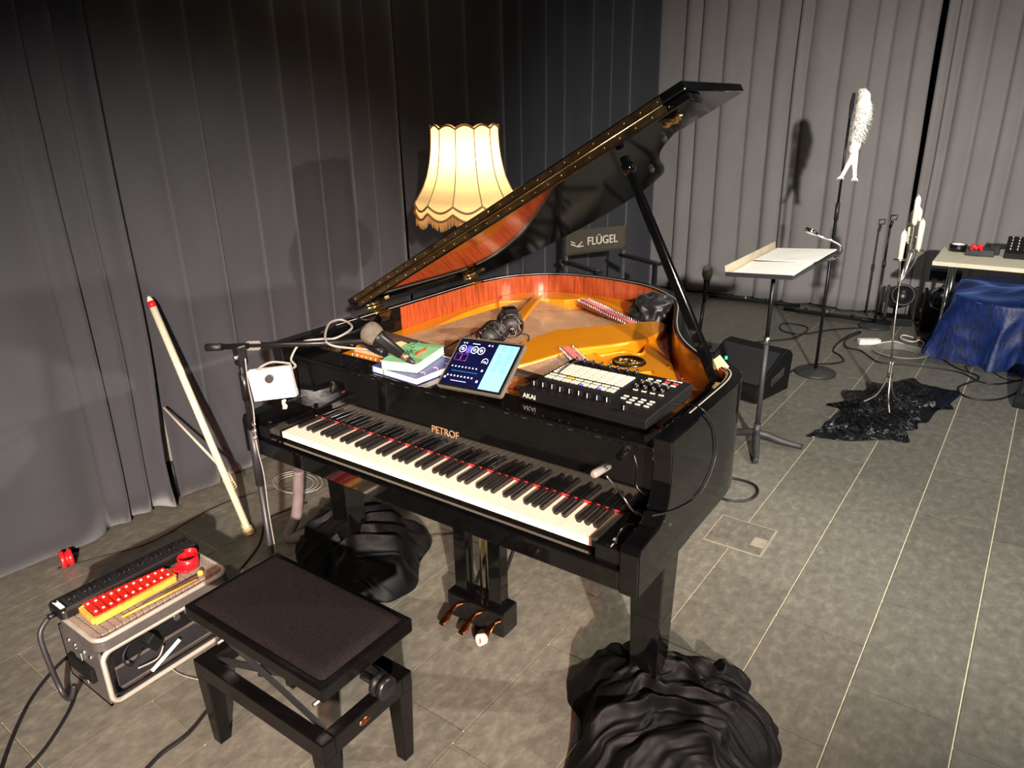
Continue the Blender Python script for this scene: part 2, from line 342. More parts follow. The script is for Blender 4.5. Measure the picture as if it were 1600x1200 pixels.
curtain('stage_curtain', M['curtL'], 'dark grey stage curtain panel behind the leaning pale pole', [slit + .005, cy(262), cy(330), cy(400), cy(462), cy(510), cy(562), cy(590), cy(636)], .042, 'x', -1.79, 1, seed=8)
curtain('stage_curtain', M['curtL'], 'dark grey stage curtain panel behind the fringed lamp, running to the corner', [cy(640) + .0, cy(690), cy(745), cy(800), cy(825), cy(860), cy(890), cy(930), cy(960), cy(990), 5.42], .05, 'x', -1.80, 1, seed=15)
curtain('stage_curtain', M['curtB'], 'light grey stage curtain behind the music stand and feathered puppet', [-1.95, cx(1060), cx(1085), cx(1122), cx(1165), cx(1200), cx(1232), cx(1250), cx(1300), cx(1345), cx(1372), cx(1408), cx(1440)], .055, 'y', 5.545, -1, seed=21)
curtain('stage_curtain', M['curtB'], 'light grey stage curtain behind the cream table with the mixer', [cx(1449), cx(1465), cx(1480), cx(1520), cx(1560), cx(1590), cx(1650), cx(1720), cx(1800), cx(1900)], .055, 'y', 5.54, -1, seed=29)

# ================================================================ THE GRAND PIANO
pn = thing('grand_piano', 'glossy black grand piano with raised lid and amber iron plate', 'piano', (0, .6, 0))
RIM = [(.74, .258), (.74, .40), (.738, .56), (.72, .645), (.68, .695), (.61, .745), (.545, .80), (.475, .88), (.415, .975), (.365, 1.08), (.325, 1.18), (.28, 1.29), (.22, 1.40), (.13, 1.49), (.01, 1.57), (-.13, 1.61), (-.28, 1.625), (-.42, 1.61), (-.54, 1.56), (-.63, 1.48), (-.69, 1.38), (-.725, 1.25), (-.74, 1.10), (-.74, .6), (-.74, .258)]
rim = [V((x, y, 0)) for x, y in RIM]; rim = catmull(rim, 5)
def offs(P, d):
    out = []
    for i, p in enumerate(P):
        t = (P[min(i + 1, len(P) - 1)] - P[max(i - 1, 0)]).normalized(); out.append(p + V((-t.y, t.x, 0)) * d)
    return out
ZR = 1.0
inn = offs(rim, .042); inn2 = offs(rim, .046)
def band(P, Q, za, zb, name, m):
    n = len(P); vs = []; fs = []
    for a, b in zip(P, Q): vs += [V((a.x, a.y, za)), V((a.x, a.y, zb)), V((b.x, b.y, zb)), V((b.x, b.y, za))]
    for i in range(n - 1):
        o = i * 4; fs += [(o, o + 4, o + 5, o + 1), (o + 1, o + 5, o + 6, o + 2), (o + 2, o + 6, o + 7, o + 3), (o + 3, o + 7, o + 4, o)]
    fs += [(0, 1, 2, 3), ((n - 1) * 4 + 3, (n - 1) * 4 + 2, (n - 1) * 4 + 1, (n - 1) * 4)]
    q = MB().add(vs, fs); o = q.build(name, m, pn, bevel=.002)
    return o
band(rim, inn, .65, ZR, 'rim', M['lacquer'])
k0 = next(i for i, p in enumerate(inn) if p.y > .262); k1 = max(i for i, p in enumerate(inn) if p.y > .262)
k2 = max(i for i, p in enumerate(inn) if p.y > .60)
band(inn[k0:k2], inn2[k0:k2], .70, ZR - .004, 'rim_veneer', M['veneer'])
band(offs(rim, .030)[k0:k1], offs(rim, .034)[k0:k1], ZR - .001, ZR + .0012, 'rim_bead', M['alu'])
inpoly = [(p.x, p.y) for p in inn2 if p.y > .2]
MB().prism(inpoly, .845, .86).build('soundboard', M['sboard'], pn)
# bottom frame beams under the case
for a, b in (((-.6, .35), (-.3, 1.5)), ((-.1, .35), (-.15, 1.5)), ((.5, .4), (-.05, 1.4))):
    MB().beam((a[0], a[1], .76), (b[0], b[1], .76), .06, .12).build('beam', M['railwood'], pn)
# side arms
PROF = [(-.058, .648), (-.060, .765), (-.052, .783), (-.02, .786), (.04, .790), (.068, .802), (.086, .822), (.096, .85), (.100, .885), (.100, .935), (.094, 1.0), (.26, 1.0), (.26, .648)]
for s in (-1, 1):
    q = MB(); q.prism(PROF, .69, .742, f=lambda x, y, z, s=s: V((s * z, x, y)))
    if s < 0: q.f = [f[::-1] for f in q.f]
    q.build('arm', M['lacquer'], pn, bevel=.004)
    q = MB().b2((s * .617, -.045, .70), (s * .69, .146, .757)); q.build('cheek_block', M['lacquer'], pn, bevel=.003)
    MB().cyl((s * .655, -.012, .757), (s * .655, -.012, .761), .007, n=12).build('cheek_screw', M['chrome'], pn)
MB().b2((-.736, -.045, .646), (.736, .40, .70)).build('keybed', M['lacquer'], pn, bevel=.003)
MB().b2((-.69, -.058, .652), (.69, -.032, .709)).build('key_slip', M['lacquer'], pn, bevel=.004)
# keys
KW = 1.224 / 52; names = 'ABCDEFG'; whites = [names[i % 7] for i in range(52)]
BW = .0102; sh = {'C': -.0018, 'D': .0018, 'F': -.0025, 'G': 0, 'A': .0025}
bl = {}
for i in range(51):
    if whites[i] in sh: bl[i] = -.612 + KW * (i + 1) + sh[whites[i]]
for i in range(52):
    a = -.612 + KW * i + .0005; c = -.612 + KW * (i + 1) - .0005
    l = bl[i - 1] + BW / 2 + .0012 if (i - 1) in bl else a; r_ = bl[i] - BW / 2 - .0012 if i in bl else c
    poly = [(a, -.001), (c, -.001), (c, .05), (r_, .05), (r_, .15), (l, .15), (l, .05), (a, .05)]
    pp = []
    for p in poly:
        if not pp or (abs(p[0] - pp[-1][0]) + abs(p[1] - pp[-1][1])) > 1e-6: pp.append(p)
    q = MB(); q.prism(pp, .7085, .73); q.build('white_key', M['ivory'], pn, bevel=.0008)
for i, x in bl.items():
    q = MB(); vs = []
    for (y, z, w_) in ((.050, .73, BW), (.148, .73, BW), (.148, .7425, BW * .85), (.056, .742, BW * .85), (.050, .738, BW * .9)):
        vs += [V((x - w_ / 2, y, z)), V((x + w_ / 2, y, z))]
    q.add(vs, [(0, 1, 9, 8), (8, 9, 7, 6), (6, 7, 5, 4), (4, 5, 3, 2), (0, 8, 6, 4, 2), (1, 3, 5, 7, 9), (0, 2, 3, 1)])
    q.build('black_key', M['keyblack'], pn, bevel=.0008)
MB().b2((-.615, .1475, .728), (.615, .1505, .7365)).build('key_felt', M['redfelt'], pn)
# fallboard and front rail
fb = MB(); prof = [(.1505, .738), (.1512, .80), (.152, .86), (.1525, .938), (.185, .938), (.185, .738)]
fb.prism(prof, -.688, .688, f=lambda x, y, z: V((z, x, y))); fb.f = [f[::-1] for f in fb.f]
fbo = fb.build('fallboard', M['lacquer'], pn, bevel=.0015)
mt = frame((-.013, .1510, .8155), (1, 0, 0), (0, .01, 1)); text('PETROF', .0335, M['gold'], fbo, mt, sx=.93)
MB().b2((-.688, .132, .940), (.688, .235, .956)).build('music_ledge', M['lacquer'], pn, bevel=.004)
MB().b2((-.688, .17, .86), (.688, .2, .94)).build('lock_rail', M['lacquer'], pn)
# plate
def PZ(L, z): return [(lambda q: (q.x, q.y))(W(u, v, z)) for u, v in L]
def prism_holes(outer, holes, z0, z1, name, m):
    bm = bmesh.new(); loops = []
    for lp in [outer] + holes:
        vv = [bm.verts.new((x, y, z1)) for x, y in lp]; loops.append(vv)
        for i in range(len(vv)): bm.edges.new((vv[i], vv[(i + 1) % len(vv)]))
    bmesh.ops.triangle_fill(bm, use_beauty=True, use_dissolve=False, edges=bm.edges[:])
    for f in bm.faces:
        f.normal_update()
        if f.normal.z < 0: f.normal_flip()
    bm.verts.index_update(); q = MB(); vs = [v.co.copy() for v in bm.verts]; fs = [[v.index for v in f.verts] for f in bm.faces]; q.add(vs, fs)
    for k, lp in enumerate([outer] + holes):
        A = sum(lp[i][0] * lp[(i + 1) % len(lp)][1] - lp[(i + 1) % len(lp)][0] * lp[i][1] for i in range(len(lp)))
        if (A < 0) != (k > 0): lp = lp[::-1]
        n = len(lp); q.add([(x, y, z0) for x, y in lp] + [(x, y, z1) for x, y in lp], [(i, (i + 1) % n, n + (i + 1) % n, n + i) for i in range(n)])
    bm.free(); return q.build(name, m, pn)
ZP = .905
MB().b2((-.69, .235, .862), (.69, .43, .895)).build('pin_field', M['plate'], pn, bevel=.003)
fl = [p for p in inn2 if p.x < 0 and p.y < 1.5 and p.y > .4 and p.x < -.5]
flo = [(p.x, p.y) for p in fl]; fli = [(p.x + .06 + .17 * max(0, (1.0 - p.y)), p.y) for p in fl]
MB().prism(flo + fli[::-1], .862, ZP).build('plate_flange', M['plate'], pn, bevel=.004)
fl = [p for p in inn2 if p.y > 1.33 and -.66 < p.x < .12]
q = MB().prism([(p.x, p.y) for p in fl] + [(fl[-1].x + .05, fl[-1].y - .10), (-.43, 1.40), (-.36, 1.42), (-.30, 1.50), (0.02, 1.33)], .862, ZP + .01); q.build('tail_flange', M['plate'], pn, bevel=.004)
MB().beam(W(800, 512, .93), W(842, 462, .93), .05, .02, w1=.035).build('plate_bar', M['plate'], pn, bevel=.005)
strut = PZ([(798, 548), (815, 533), (870, 514), (960, 506), (1030, 500), (1042, 506), (1040, 516), (1010, 530), (960, 538), (900, 545), (830, 566), (790, 576)], .93)
MB().prism(strut, .862, .93).build('plate_strut', M['plate'], pn, bevel=.008)
outer = PZ([(886, 546), (930, 538), (985, 531), (1040, 512), (1046, 560), (1060, 600), (1085, 628), (1078, 660), (1040, 672), (985, 640), (925, 600), (905, 570)], ZP)
wins = [PZ([(931, 549), (962, 541), (1004, 533), (1009, 537), (1003, 554), (975, 550), (938, 556)], ZP), PZ([(984, 588), (1016, 582), (1024, 586), (1074, 624), (1066, 630), (1030, 622), (1000, 606)], ZP)]
prism_holes(outer, wins, .862, ZP, 'treble_plate', M['plate'])
for wv in wins:
    q = MB(); q.tube([V((x, y, ZP + .001)) for x, y in wv], .005, 8, closed=True, sub=3); q.build('plate_window_edge', M['plate'], pn)
mc = W(982, 566, ZP)
md = MB().lathe([(.0, .004), (.046, .004), (.05, .0075), (.056, .0075), (.060, .003), (.062, 0)], mc, 32); mdo = md.build('medallion', M['brass'], pn)
q = MB()
for k in range(26):
    a = rnd.uniform(0, 6.28); r0 = rnd.uniform(.008, .04); c = mc + V((math.cos(a) * r0, math.sin(a) * r0, .005)); q.tube([c + V((rnd.uniform(-.01, .01), rnd.uniform(-.01, .01), 0)) for _ in range(4)], .0016, 5, sub=3)
q.build('relief', M['brass'], mdo)
for u, v in ((1037, 543), (1042, 560), (1045, 573), (1020, 640), (1066, 592), (1062, 612)):
    p = W(u, v, ZP); MB().ball(p + V((0, 0, .002)), .006, 10, (1, 1, .7)).build('plate_bolt', M['brass'], pn)
# strings, tuning pins, felts
q = MB()
for k in range(46):
    t = k / 45; a = V((-.60 + .56 * t, .41, .917)); b_ = V((-.50 + .56 * t, 1.36 - .18 * t - .06 * math.sin(PI * t) * 0, .921)); q.tube([a, b_], .0018, 4, caps=False)
for k in range(40):
    t = k / 39; a = V((-.16 + .5 * t, .41, .918)); e1 = W(883 + 42 * t, 543 + 38 * t, .925); q.tube([a, e1], .0018, 4, caps=False)
q.build('strings', M['string'], pn, kind='stuff')
def feltrow(a, b, wd, npin):
    a, b = V(a), V(b); d = (b - a).normalized(); n = V((-d.y, d.x, 0)); MB().beam(a, b, wd, .008).build('felt_strip', M['redfelt'], pn)
    q = MB()
    for side in (-1, 1):
        for k in range(npin):
            c = a + (b - a) * (k / (npin - 1)) + n * side * (wd * .5 + .013); q.cyl(c + V((0, 0, -.02)), c + V((0, 0, .008)), .0026, n=6)
    q.build('hitch_pins', M['steel'], pn, kind='stuff')
feltrow(W(912, 468, .925), W(992, 507, .925), .028, 26)
feltrow(W(884, 543, .93), W(928, 586, .93), .024, 22)
q = MB()
for i in range(4):
    for k in range(56):
        xx = -.66 + 1.32 * k / 55 + .006 * i; hi = .922 if .14 < xx < .40 else .902
        q.cyl((xx, .262 + .036 * i, .89), (xx, .262 + .036 * i, hi), .0032, n=6)
q.build('tuning_pins', M['steel'], pn, kind='stuff')
MB().b2((-.66, .398, .897), (.14, .412, .912)).build('agraffe_bar', M['sboard'], pn)
MB().b2((.15, .262, .896), (.62, .40, .902)).build('pin_felt', M['redfelt'], pn)
MB().beam((-.668, .545, .93), (.35, .42, .93), .035, .014).build('desk_rail', M['railwood'], pn, bevel=.002)
MB().b2((-.694, .235, .93), (-.655, .62, .975)).build('desk_runner', M['lacquer'], pn, bevel=.003)
MB().b2((.655, .235, .93), (.694, .60, .975)).build('desk_runner', M['lacquer'], pn, bevel=.003)
# lid: main leaf tilted 29 degrees about the left hinge line, front leaf folded back on top of it
LA = R(29.2); HX, HZ = -.738, 1.022
def LP(x, y, h): s = x - HX; return V((HX + s * math.cos(LA) - h * math.sin(LA), y, HZ + s * math.sin(LA) + h * math.cos(LA)))
lo = [(p.x * 1.014, p.y + .012) for p in rim if p.y > .52]
lo = [(.755, .50)] + lo + [(-.752, .50)]
ld = MB(); ld.prism(lo, 0, .024, f=LP); lid = ld.build('lid', M['lacquer'], pn, bevel=.004)
fp = MB(); fp.prism([(-.752, .488), (.758, .488), (.758, .938), (-.752, .938)], .026, .052, f=LP); fp.build('lid_front_leaf', M['lacquer'], pn, bevel=.004)
hs_ = MB(); hs_.prism([(-.71, .484), (.69, .484), (.69, .4885), (-.71, .4885)], .029, .047, f=LP); hs_.prism([(-.71, .495), (.69, .495), (.69, .501), (-.71, .501)], .005, .022, f=LP); hso = hs_.build('lid_hinge_strip', M['brassdark'], pn)
hs_ = MB(); hs_.tube([LP(-.71, .489, .0245), LP(.69, .489, .0245)], .0035, 8); hs_.build('hinge_pin', M['brass'], hso)
q = MB()
for k in range(27):
    x = -.70 + 1.38 * k / 26
    q.ball(LP(x, .4838, .038), .0035, 8); q.ball(LP(x + .02, .4948, .013), .0035, 8)
q.build('hinge_screws', M['brass'], hso, kind='stuff')
for y in (.60, 1.215):
    h = MB(); h.cyl((HX, y - .045, HZ - .006), (HX, y + .045, HZ - .006), .008, n=12)
    for sg in (0, 1):
        pl = [(0, -.035), (.02, -.022), (.05, -.014), (.06, 0), (.05, .014), (.02, .022), (0, .035)]
        if sg: h.prism(pl, -.004, 0, f=lambda x, yy, z, y=y: LP(HX + .03 + x, y + yy, z - .001))
        else: h.prism([(a_, b_) for a_, b_ in pl], 0, .003, f=lambda x, yy, z, y=y: V((-.690 + z, y + yy, .998 - x)))
    h.b2((-.74, y - .03, 1.0), (-.69, y + .03, 1.004)); h.build('lid_hinge', M['brass'], pn)
lt = MB()
for dx, dy in ((0, 0), (.02, .01), (-.015, .012), (.03, -.008), (.005, .026)): lt.ball(LP(.665 + dx, .548 + dy, -.01), .012, 8, (1.2, .7, .8))
lt.b2(LP(.66, .54, -.004) - V((.02, .02, .004)), LP(.66, .54, -.004) + V((.02, .02, .004))); lt.build('lid_lock', M['brass'], pn)
for x, y in ((.30, 1.15), (.55, .75)): MB().ball(LP(x, y, -.005), .01, 8).build('lid_buffer', M['felt'], pn)
# prop stick
p0 = V((.648, .64, .955)); p1 = LP(.475, .612, -.012)
pr = MB(); pr.beam(p0, p1, .030, .030, (0, 1, 0), .022, .022); pro = pr.build('prop_stick', M['lacquer'], pn, bevel=.004)
d = (p1 - p0); c = p0 + d * .95
MB().ball(c, .022, 12).build('prop_knob', M['lacquer'], pro)
MB().beam(p0 + d * .02 + V((-.008, .024, 0)), p0 + d * .45 + V((-.004, .022, 0)), .018, .02, (0, 1, 0)).build('short_prop', M['lacquer'], pn, bevel=.003)
MB().box(p0 + V((0, 0, -.03)), (.05, .06, .05)).build('prop_block', M['lacquer'], pn, bevel=.004)
# legs
for x, y in ((-.64, .27), (.64, .27), (-.28, 1.35)):
    q = MB().box((x, y, .34), (.078, .078, .60), top=1.36); q.build('leg', M['lacquer'], pn, bevel=.004)
    MB().box((x, y, .625), (.125, .125, .05)).build('leg_block', M['lacquer'], pn, bevel=.003)
    q = MB().cyl((x - .02, y, .022), (x + .02, y, .022), .022, n=16); q.cyl((x, y, .02), (x, y, .05), .012); q.build('caster', M['brass'], pn)
# pedal lyre
ly = MB().b2((-.145, .262, .015), (.105, .352, .118)); ly.build('pedal_box', M['lacquer'], pn, bevel=.008)
for x in (-.095, .055): MB().b2((x - .026, .285, .118), (x + .026, .33, .645)).build('lyre_post', M['lacquer'], pn, bevel=.002)
MB().b2((-.15, .25, .61), (.11, .36, .648)).build('lyre_block', M['lacquer'], pn, bevel=.003)
for x in (-.045, -.02, .005): MB().cyl((x, .34, .1), (x, .34, .64), .005, n=8).build('pedal_rod', M['brass'], pn)
for x in (-.07, .03): MB().cyl((x, .34, .13), (x, .75, .66), .007, n=8).build('lyre_brace', M['iron'], pn)
for x in (-.108, -.02, .066):
    q = MB(); P = [(x, .30, .062), (x, .262, .062), (x, .232, .058), (x, .205, .044), (x - .002, .185, .036)]; rr = [.006, .008, .013, .017, .012]
    def pf(i, j, P=catmull(P, 4), rr=rr):
        k = min(int(round(j * (len(P) - 1))), len(P) - 1); t = j * 4; a = min(int(t), 3); w_ = rr[a] + (rr[a + 1] - rr[a]) * (t - a); an = 2 * PI * i
        return P[k] + V((math.cos(an) * w_, 0, math.sin(an) * .006))
    q.grid(pf, 14, 16, closed=True); q.build('pedal', M['pedal'], pn)
tr_ = MB().lathe([(.010, -.012), (.019, -.013), (.02, .013), (.010, .012), (.010, -.012)], (.064, .192, .045), 16, Euler((R(75), 0, R(-15))).to_matrix()); tag(tr_.build('tape_wad', M['tape']), 'pale roll of tape stuck on the tip of the right pedal', 'tape roll')

# ================================================================ PIANO BENCH
pb = thing('piano_bench', 'adjustable black piano bench with a velvety padded seat', 'bench', (-.10, -.40, 0))
SX0, SX1, SY0, SY1 = -.388, .178, -.552, -.238
MB().b2((SX0, SY0, .425), (SX1, SY1, .468)).build('seat_frame', M['benchwood'], pb, bevel=.006)
q = MB()
def padf(u, v):
    a, b = u * 2 - 1, v * 2 - 1; x0, x1, y0, y1 = SX0 + .018, SX1 - .018, SY0 + .018, SY1 - .018
    e = (1 - abs(a) ** 14) * (1 - abs(b) ** 14)
    return V((x0 + (x1 - x0) * u, y0 + (y1 - y0) * v, .466 + .020 * max(0, e) ** .5 + .006 * (1 - a * a) * (1 - b * b)))
q.grid(padf, 40, 30); q.build('seat_pad', M['pad'], pb)
FX0, FX1, FY0, FY1 = -.372, .172, -.566, -.252
for a, c in (((FX0, FY0), (FX1, FY0 + .038)), ((FX0, FY1 - .038), (FX1, FY1)), ((FX0, FY0 + .038), (FX0 + .038, FY1 - .038)), ((FX1 - .038, FY0 + .038), (FX1, FY1 - .038))):
    MB().b2((a[0], a[1], .245), (c[0], c[1], .300)).build('base_rail', M['benchwood'], pb, bevel=.003)
for x, y in ((FX0 + .026, FY0 + .026), (FX1 - .026, FY0 + .026), (FX0 + .026, FY1 - .026), (FX1 - .026, FY1 - .026)):
    MB().box((x, y, .124), (.036, .036, .246), top=1.42).build('leg', M['benchwood'], pb, bevel=.003)
for y in (FY0 + .05, FY1 - .05):
    for s in (-1, 1): MB().beam((-.1 - s * .22, y, .285), (-.1 + s * .21, y + .012 * s, .425), .006, .022).build('scissor_arm', M['dull'], pb)
for x in (-.30, .10): MB().cyl((x, FY0 + .04, .36), (x, FY1 - .04, .36), .006, n=10).build('scissor_rod', M['steel'], pb)
for x, s in ((SX1, 1), (SX0, -1)):
    k = MB(); k.lathe([(0, .062), (.026, .062), (.031, .056), (.031, .046), (.026, .043), (.026, .035), (.031, .032), (.031, .022), (.024, .016), (.012, .012), (.012, -.03)], (x, -.40, .385), 24, Euler((0, R(90 * s), 0)).to_matrix()); k.build('height_knob', M['plastic'], pb)
MB().lathe([(0, .003), (.014, .003), (.016, 0)], (FX1, -.43, .272), 20, Matrix.Rotation(R(90), 3, 'Y') @ Matrix.Diagonal((.65, 1.2, 1))).build('badge', M['pedal'], pb)

# ================================================================ heaps of cloth
def heap(name, outline, H, m, peak=None, pw=1.3, seed=0, wr=.03, fr=5., z=0., nr=34, na=150, sharp=1.7):
    P = catmull([V((x, y, 0)) for x, y in outline], 12, True); n = len(P); c = sum(P, V()) / n if peak is None else V((peak[0], peak[1], 0)); q = MB()
    sab = lambda x: math.sqrt(x * x + .012)
    def fold(s):
        d = V((noise.noise(s * .35 + V((3, 1, 0))), noise.noise(s * .35 + V((0, 5, 2))), 0)) * 1.3; t = .9 + 1.6 * noise.noise(s * .18 + V((4, 4, 4)))
        p = s + d; x, y = p.x * math.cos(t) + p.y * math.sin(t), -p.x * math.sin(t) + p.y * math.cos(t)
        a = 1 - sab(noise.noise(V((x * 1.35, y * .32, seed)))) * 2.1; b = 1 - sab(noise.noise(V((x * .4 + 5, y * 1.5, seed + 7)))) * 2.3; f = 1 - sab(noise.noise(V((x * 3.1, y * .8, seed + 3)))) * 2.2
        return max(0, a) ** sharp * .8 + max(0, b) ** (sharp * 1.4) * .35 + max(0, f) ** 2 * .14
    def fn(u, v):
        i = u * n; k = int(i) % n; e = P[k] + (P[(k + 1) % n] - P[k]) * (i - int(i)); rr = v
        p = c + (e - c) * rr; s = V((p.x * fr, p.y * fr, seed)); big = .5 + .8 * noise.noise(s * .45 + V((2, 8, 0)))
        h = H * max(0, 1 - rr ** pw) ** .9 * (.85 + .3 * max(0, big)); k2 = min(1, (1 - rr) * 3.5)
        h += wr * fold(s) * (.25 + .75 * k2) * (0 if rr > .995 else 1)
        j = wr * .5 * (0 if rr > .995 else 1)
        return V((p.x + j * noise.noise(s * 1.7 + V((9, 0, 0))), p.y + j * noise.noise(s * 1.7 + V((0, 9, 0))), z + max(.003, h)))
    q.grid(fn, na, nr, closed=True)
    return q.build(name, m, org=(c.x, c.y, z))
tag(heap('cloth_heap', [(.40, .32), (.42, .17), (.50, .11), (.545, .02), (.60, -.12), (.78, -.10), (1.00, .10), (1.04, .30), (.99, .40), (.90, .47), (.84, .56), (.74, .50), (.64, .52), (.50, .50), (.45, .44)], .15, M['cloth'], (.66, .25), 1.7, 3, .075, 6.5, nr=120, na=480), 'black velvet cloth heaped around the right front piano leg', 'cloth')
tag(heap('cloth_heap', [(-1.0, .28), (-.86, .17), (-.70, .12), (-.52, .10), (-.40, .20), (-.36, .32), (-.46, .46), (-.52, .60), (-.66, .62), (-.84, .58), (-.98, .44)], .20, M['cloth'], (-.60, .34), 1.8, 9, .075, 6.5, nr=100, na=380), 'black velvet cloth heaped around the left front piano leg', 'cloth')
oc = [(1260, 681), (1310, 672), (1285, 668), (1300, 652), (1312, 640), (1290, 633), (1318, 628), (1315, 612), (1350, 610), (1355, 597), (1385, 600), (1425, 591), (1440, 600), (1470, 607), (1500, 615), (1485, 632), (1490, 640), (1465, 642), (1450, 660), (1435, 662), (1432, 672), (1415, 675), (1420, 692), (1380, 688), (1330, 690), (1290, 686)]
q = [(W(u, v).x, W(u, v).y) for u, v in oc]; ob = heap('sequin_cloth', q, .018, M['sequin'], None, 4, 4, .035, 9, nr=70, na=380); tag(ob, 'crumpled shiny black sequinned cloth under the candelabra', 'cloth')
q = MB(); c = W(1022, 486, .95)
def bagf(u, v):
    t = PI * v; a = 2 * PI * u; d = V((math.sin(t) * math.cos(a), math.sin(t) * math.sin(a), -math.cos(t))); r = 1 + .30 * (1 - abs(noise.noise(d * 1.7)) * 2) + .05 * noise.noise(d * 5)
    return c + V((d.x * .085, d.y * .075, d.z * .062)) * r
q.grid(bagf, 60, 36, closed=True); tag(q.build('cloth_bag', M['bag']), 'crumpled black nylon bag lying inside the piano at the tail', 'bag')
# blue velvet draped over a box under the table
q = MB(); bx0, by0, hx, hy, HH = 1.56, 4.82, .60, .42, .45
def blu(u, v):
    a = 2 * PI * u; e = 5; cx_, sy_ = math.cos(a), math.sin(a); k = (abs(cx_) ** e + abs(sy_) ** e) ** (-1 / e)
    f = .085 * (1 - 2 * abs(math.sin(a * 9 + 1.2 * math.sin(a * 4)))) + .03 * noise.noise(V((cx_ * 3, sy_ * 3, 2)))
    if v < .6:
        t = v / .6; r = 1 + (.10 - .10 * t) + f * (1 - t) * 1.6; z = .004 + HH * t ** 1.0 + (.02 * noise.noise(V((a * 6, 1, 0))) + .006 if t > 0.01 else 0)
    else:
        t = (v - .6) / .4; r = (1 - t) * (1 if t < .1 else 1); z = HH + .06 * math.sin(min(1, t * 1.6) * PI / 2) + .05 * noise.noise(V((cx_ * (1 - t) * 2.2, sy_ * (1 - t) * 2.2, 1.5)))
    w_ = 1 - abs(noise.noise(V((cx_ * 4 * r, sy_ * 4 * r, z * 5)))) * 2
    return V((bx0 + cx_ * k * hx * r + .012 * w_, by0 + sy_ * k * hy * r - .012 * w_, z))
q.grid(blu, 260, 70, closed=True); tag(q.build('velvet_drape', M['blue']), 'blue crushed velvet cloth draped over a box under the table', 'cloth')

# ================================================================ THINGS ON THE PIANO
tb = thing('tablet', 'tablet in a grey case showing a music app, leaning on the music ledge', 'tablet', (.09, .205, 1.036), (.728, -.075, -.047))
TWd, THt = .25, .18
q = MB(); q.prism([(x * (TWd / 2 - .010) + .010 * math.cos(a), y * (THt / 2 - .010) + .010 * math.sin(a)) for x, y, a0 in ((1, -1, -90), (1, 1, 0), (-1, 1, 90), (-1, -1, 180)) for a in [R(a0 + k * 18) for k in range(6)]], -.011, 0); q.build('case', mat('grey_tablet_case', '#5c574f', .5), tb, local=True, bevel=.0015)
MB().box((0, 0, .0004), (.236, .166, .001)).build('bezel', M['plastic'], tb, local=True)
sc = MB().box((-.040, 0, .0012), (.142, .152, .0012)).build('dark_screen', M['screen'], tb, local=True)
pg = MB().box((.071, 0, .0012), (.076, .152, .0012)).build('blue_page', M['page'], tb, local=True)
z = .0022
def mark(nm, m, boxes, par):
    q = MB()
    for (x, y, w_, h_) in boxes: q.box((x, y, z), (w_, h_, .0006))
    return q.build(nm, m, par, local=True)
def ring(q, x, y, r, t=.0011, a0=0, a1=2 * PI): 
    P = [V((x + r * math.cos(a0 + (a1 - a0) * k / 24), y + r * math.sin(a0 + (a1 - a0) * k / 24), z)) for k in range(25)]; q.tube(P, t, 4, caps=False)
for x, y, r_, t_, a0_, a1_ in ((-.093, .047, .012, .0011, 0, 2 * PI), (-.093, .047, .004, .0011, 0, 2 * PI), (-.046, .047, .012, .0011, 0, 2 * PI), (-.046, .047, .004, .0011, 0, 2 * PI), (-.020, .047, .012, .0011, 0, 2 * PI), (-.020, .047, .004, .0011, 0, 2 * PI), (.012, .012, .011, .0009, -.6, 3.6), (.012, .010, .004, .0009, -1, 3.6)):
    q = MB(); ring(q, x, y, r_, t_, a0_, a1_); q.build('dial_ring', M['uiwhite'], sc, local=True)
mark('knob_row', M['uiwhite'], [(-.100 + .0135 * k, -.015, .004, .004) for k in range(8)] + [(-.100 + .0135 * k, -.047, .0045, .0045) for k in range(8)] + [(-.107, -.055, .006, .006), (.018, -.055, .007, .007), (.018, -.018, .006, .006), (-.05, -.063, .06, .0012), (-.05, .068, .028, .002), (-.098, .068, .004, .004), (-.088, .068, .004, .004), (.0, .068, .005, .005), (.012, .068, .004, .004)], sc)
mark('purple_tiles', M['uipurple'], [(-.070, .042, .012, .016), (-.070, .055, .012, .008)], sc); mark('teal_tile', M['uiteal'], [(-.0605, .047, .004, .024), (-.045 + .0, -.030, .1, .002)], sc)
q = MB()
for x in (-.096, -.072):
    for a, b in (((-1, -1), (1, -1)), ((1, -1), (1, 1)), ((1, 1), (-1, 1)), ((-1, 1), (-1, -1))): q.tube([V((x + a[0] * .011, .018 + a[1] * .0115, z)), V((x + b[0] * .011, .018 + b[1] * .0115, z))], .0007, 4)
q.build('magenta_frames', M['uimag'], sc, local=True)
rr = random.Random(4); mark('text_lines', M['uiink'], [((.050 if c_ == 0 else .080) + w_ / 2, .068 - .0058 * k, w_, .0014) for c_ in (0, 1) for k in range(15) if k % 4 != 3 for w_ in [rr.uniform(.012, .024)]], pg)
q = MB().add([(-.05, .045, -.012), (.05, .045, -.012), (.05, -.045, -.09), (-.05, -.045, -.09)], [(0, 1, 2, 3)]); q.build('kickstand', M['plasticm'], tb, local=True, solid=.003)
pl = W(706, 606, .958)
q = MB(); q.prism([(x * .024 + .006 * math.cos(a), .006 * math.sin(a)) for x, a0 in ((1, -90), (-1, 90)) for a in [R(a0 + k * 30) for k in range(7)]], 0, .004, Matrix.Rotation(R(-2), 3, 'Z'), V((pl.x, pl.y, .9565))); tag(q.build('wooden_plaque', M['woodpill'], bevel=.001), 'small rounded wooden plaque lying on the ledge before the tablet', 'plaque')

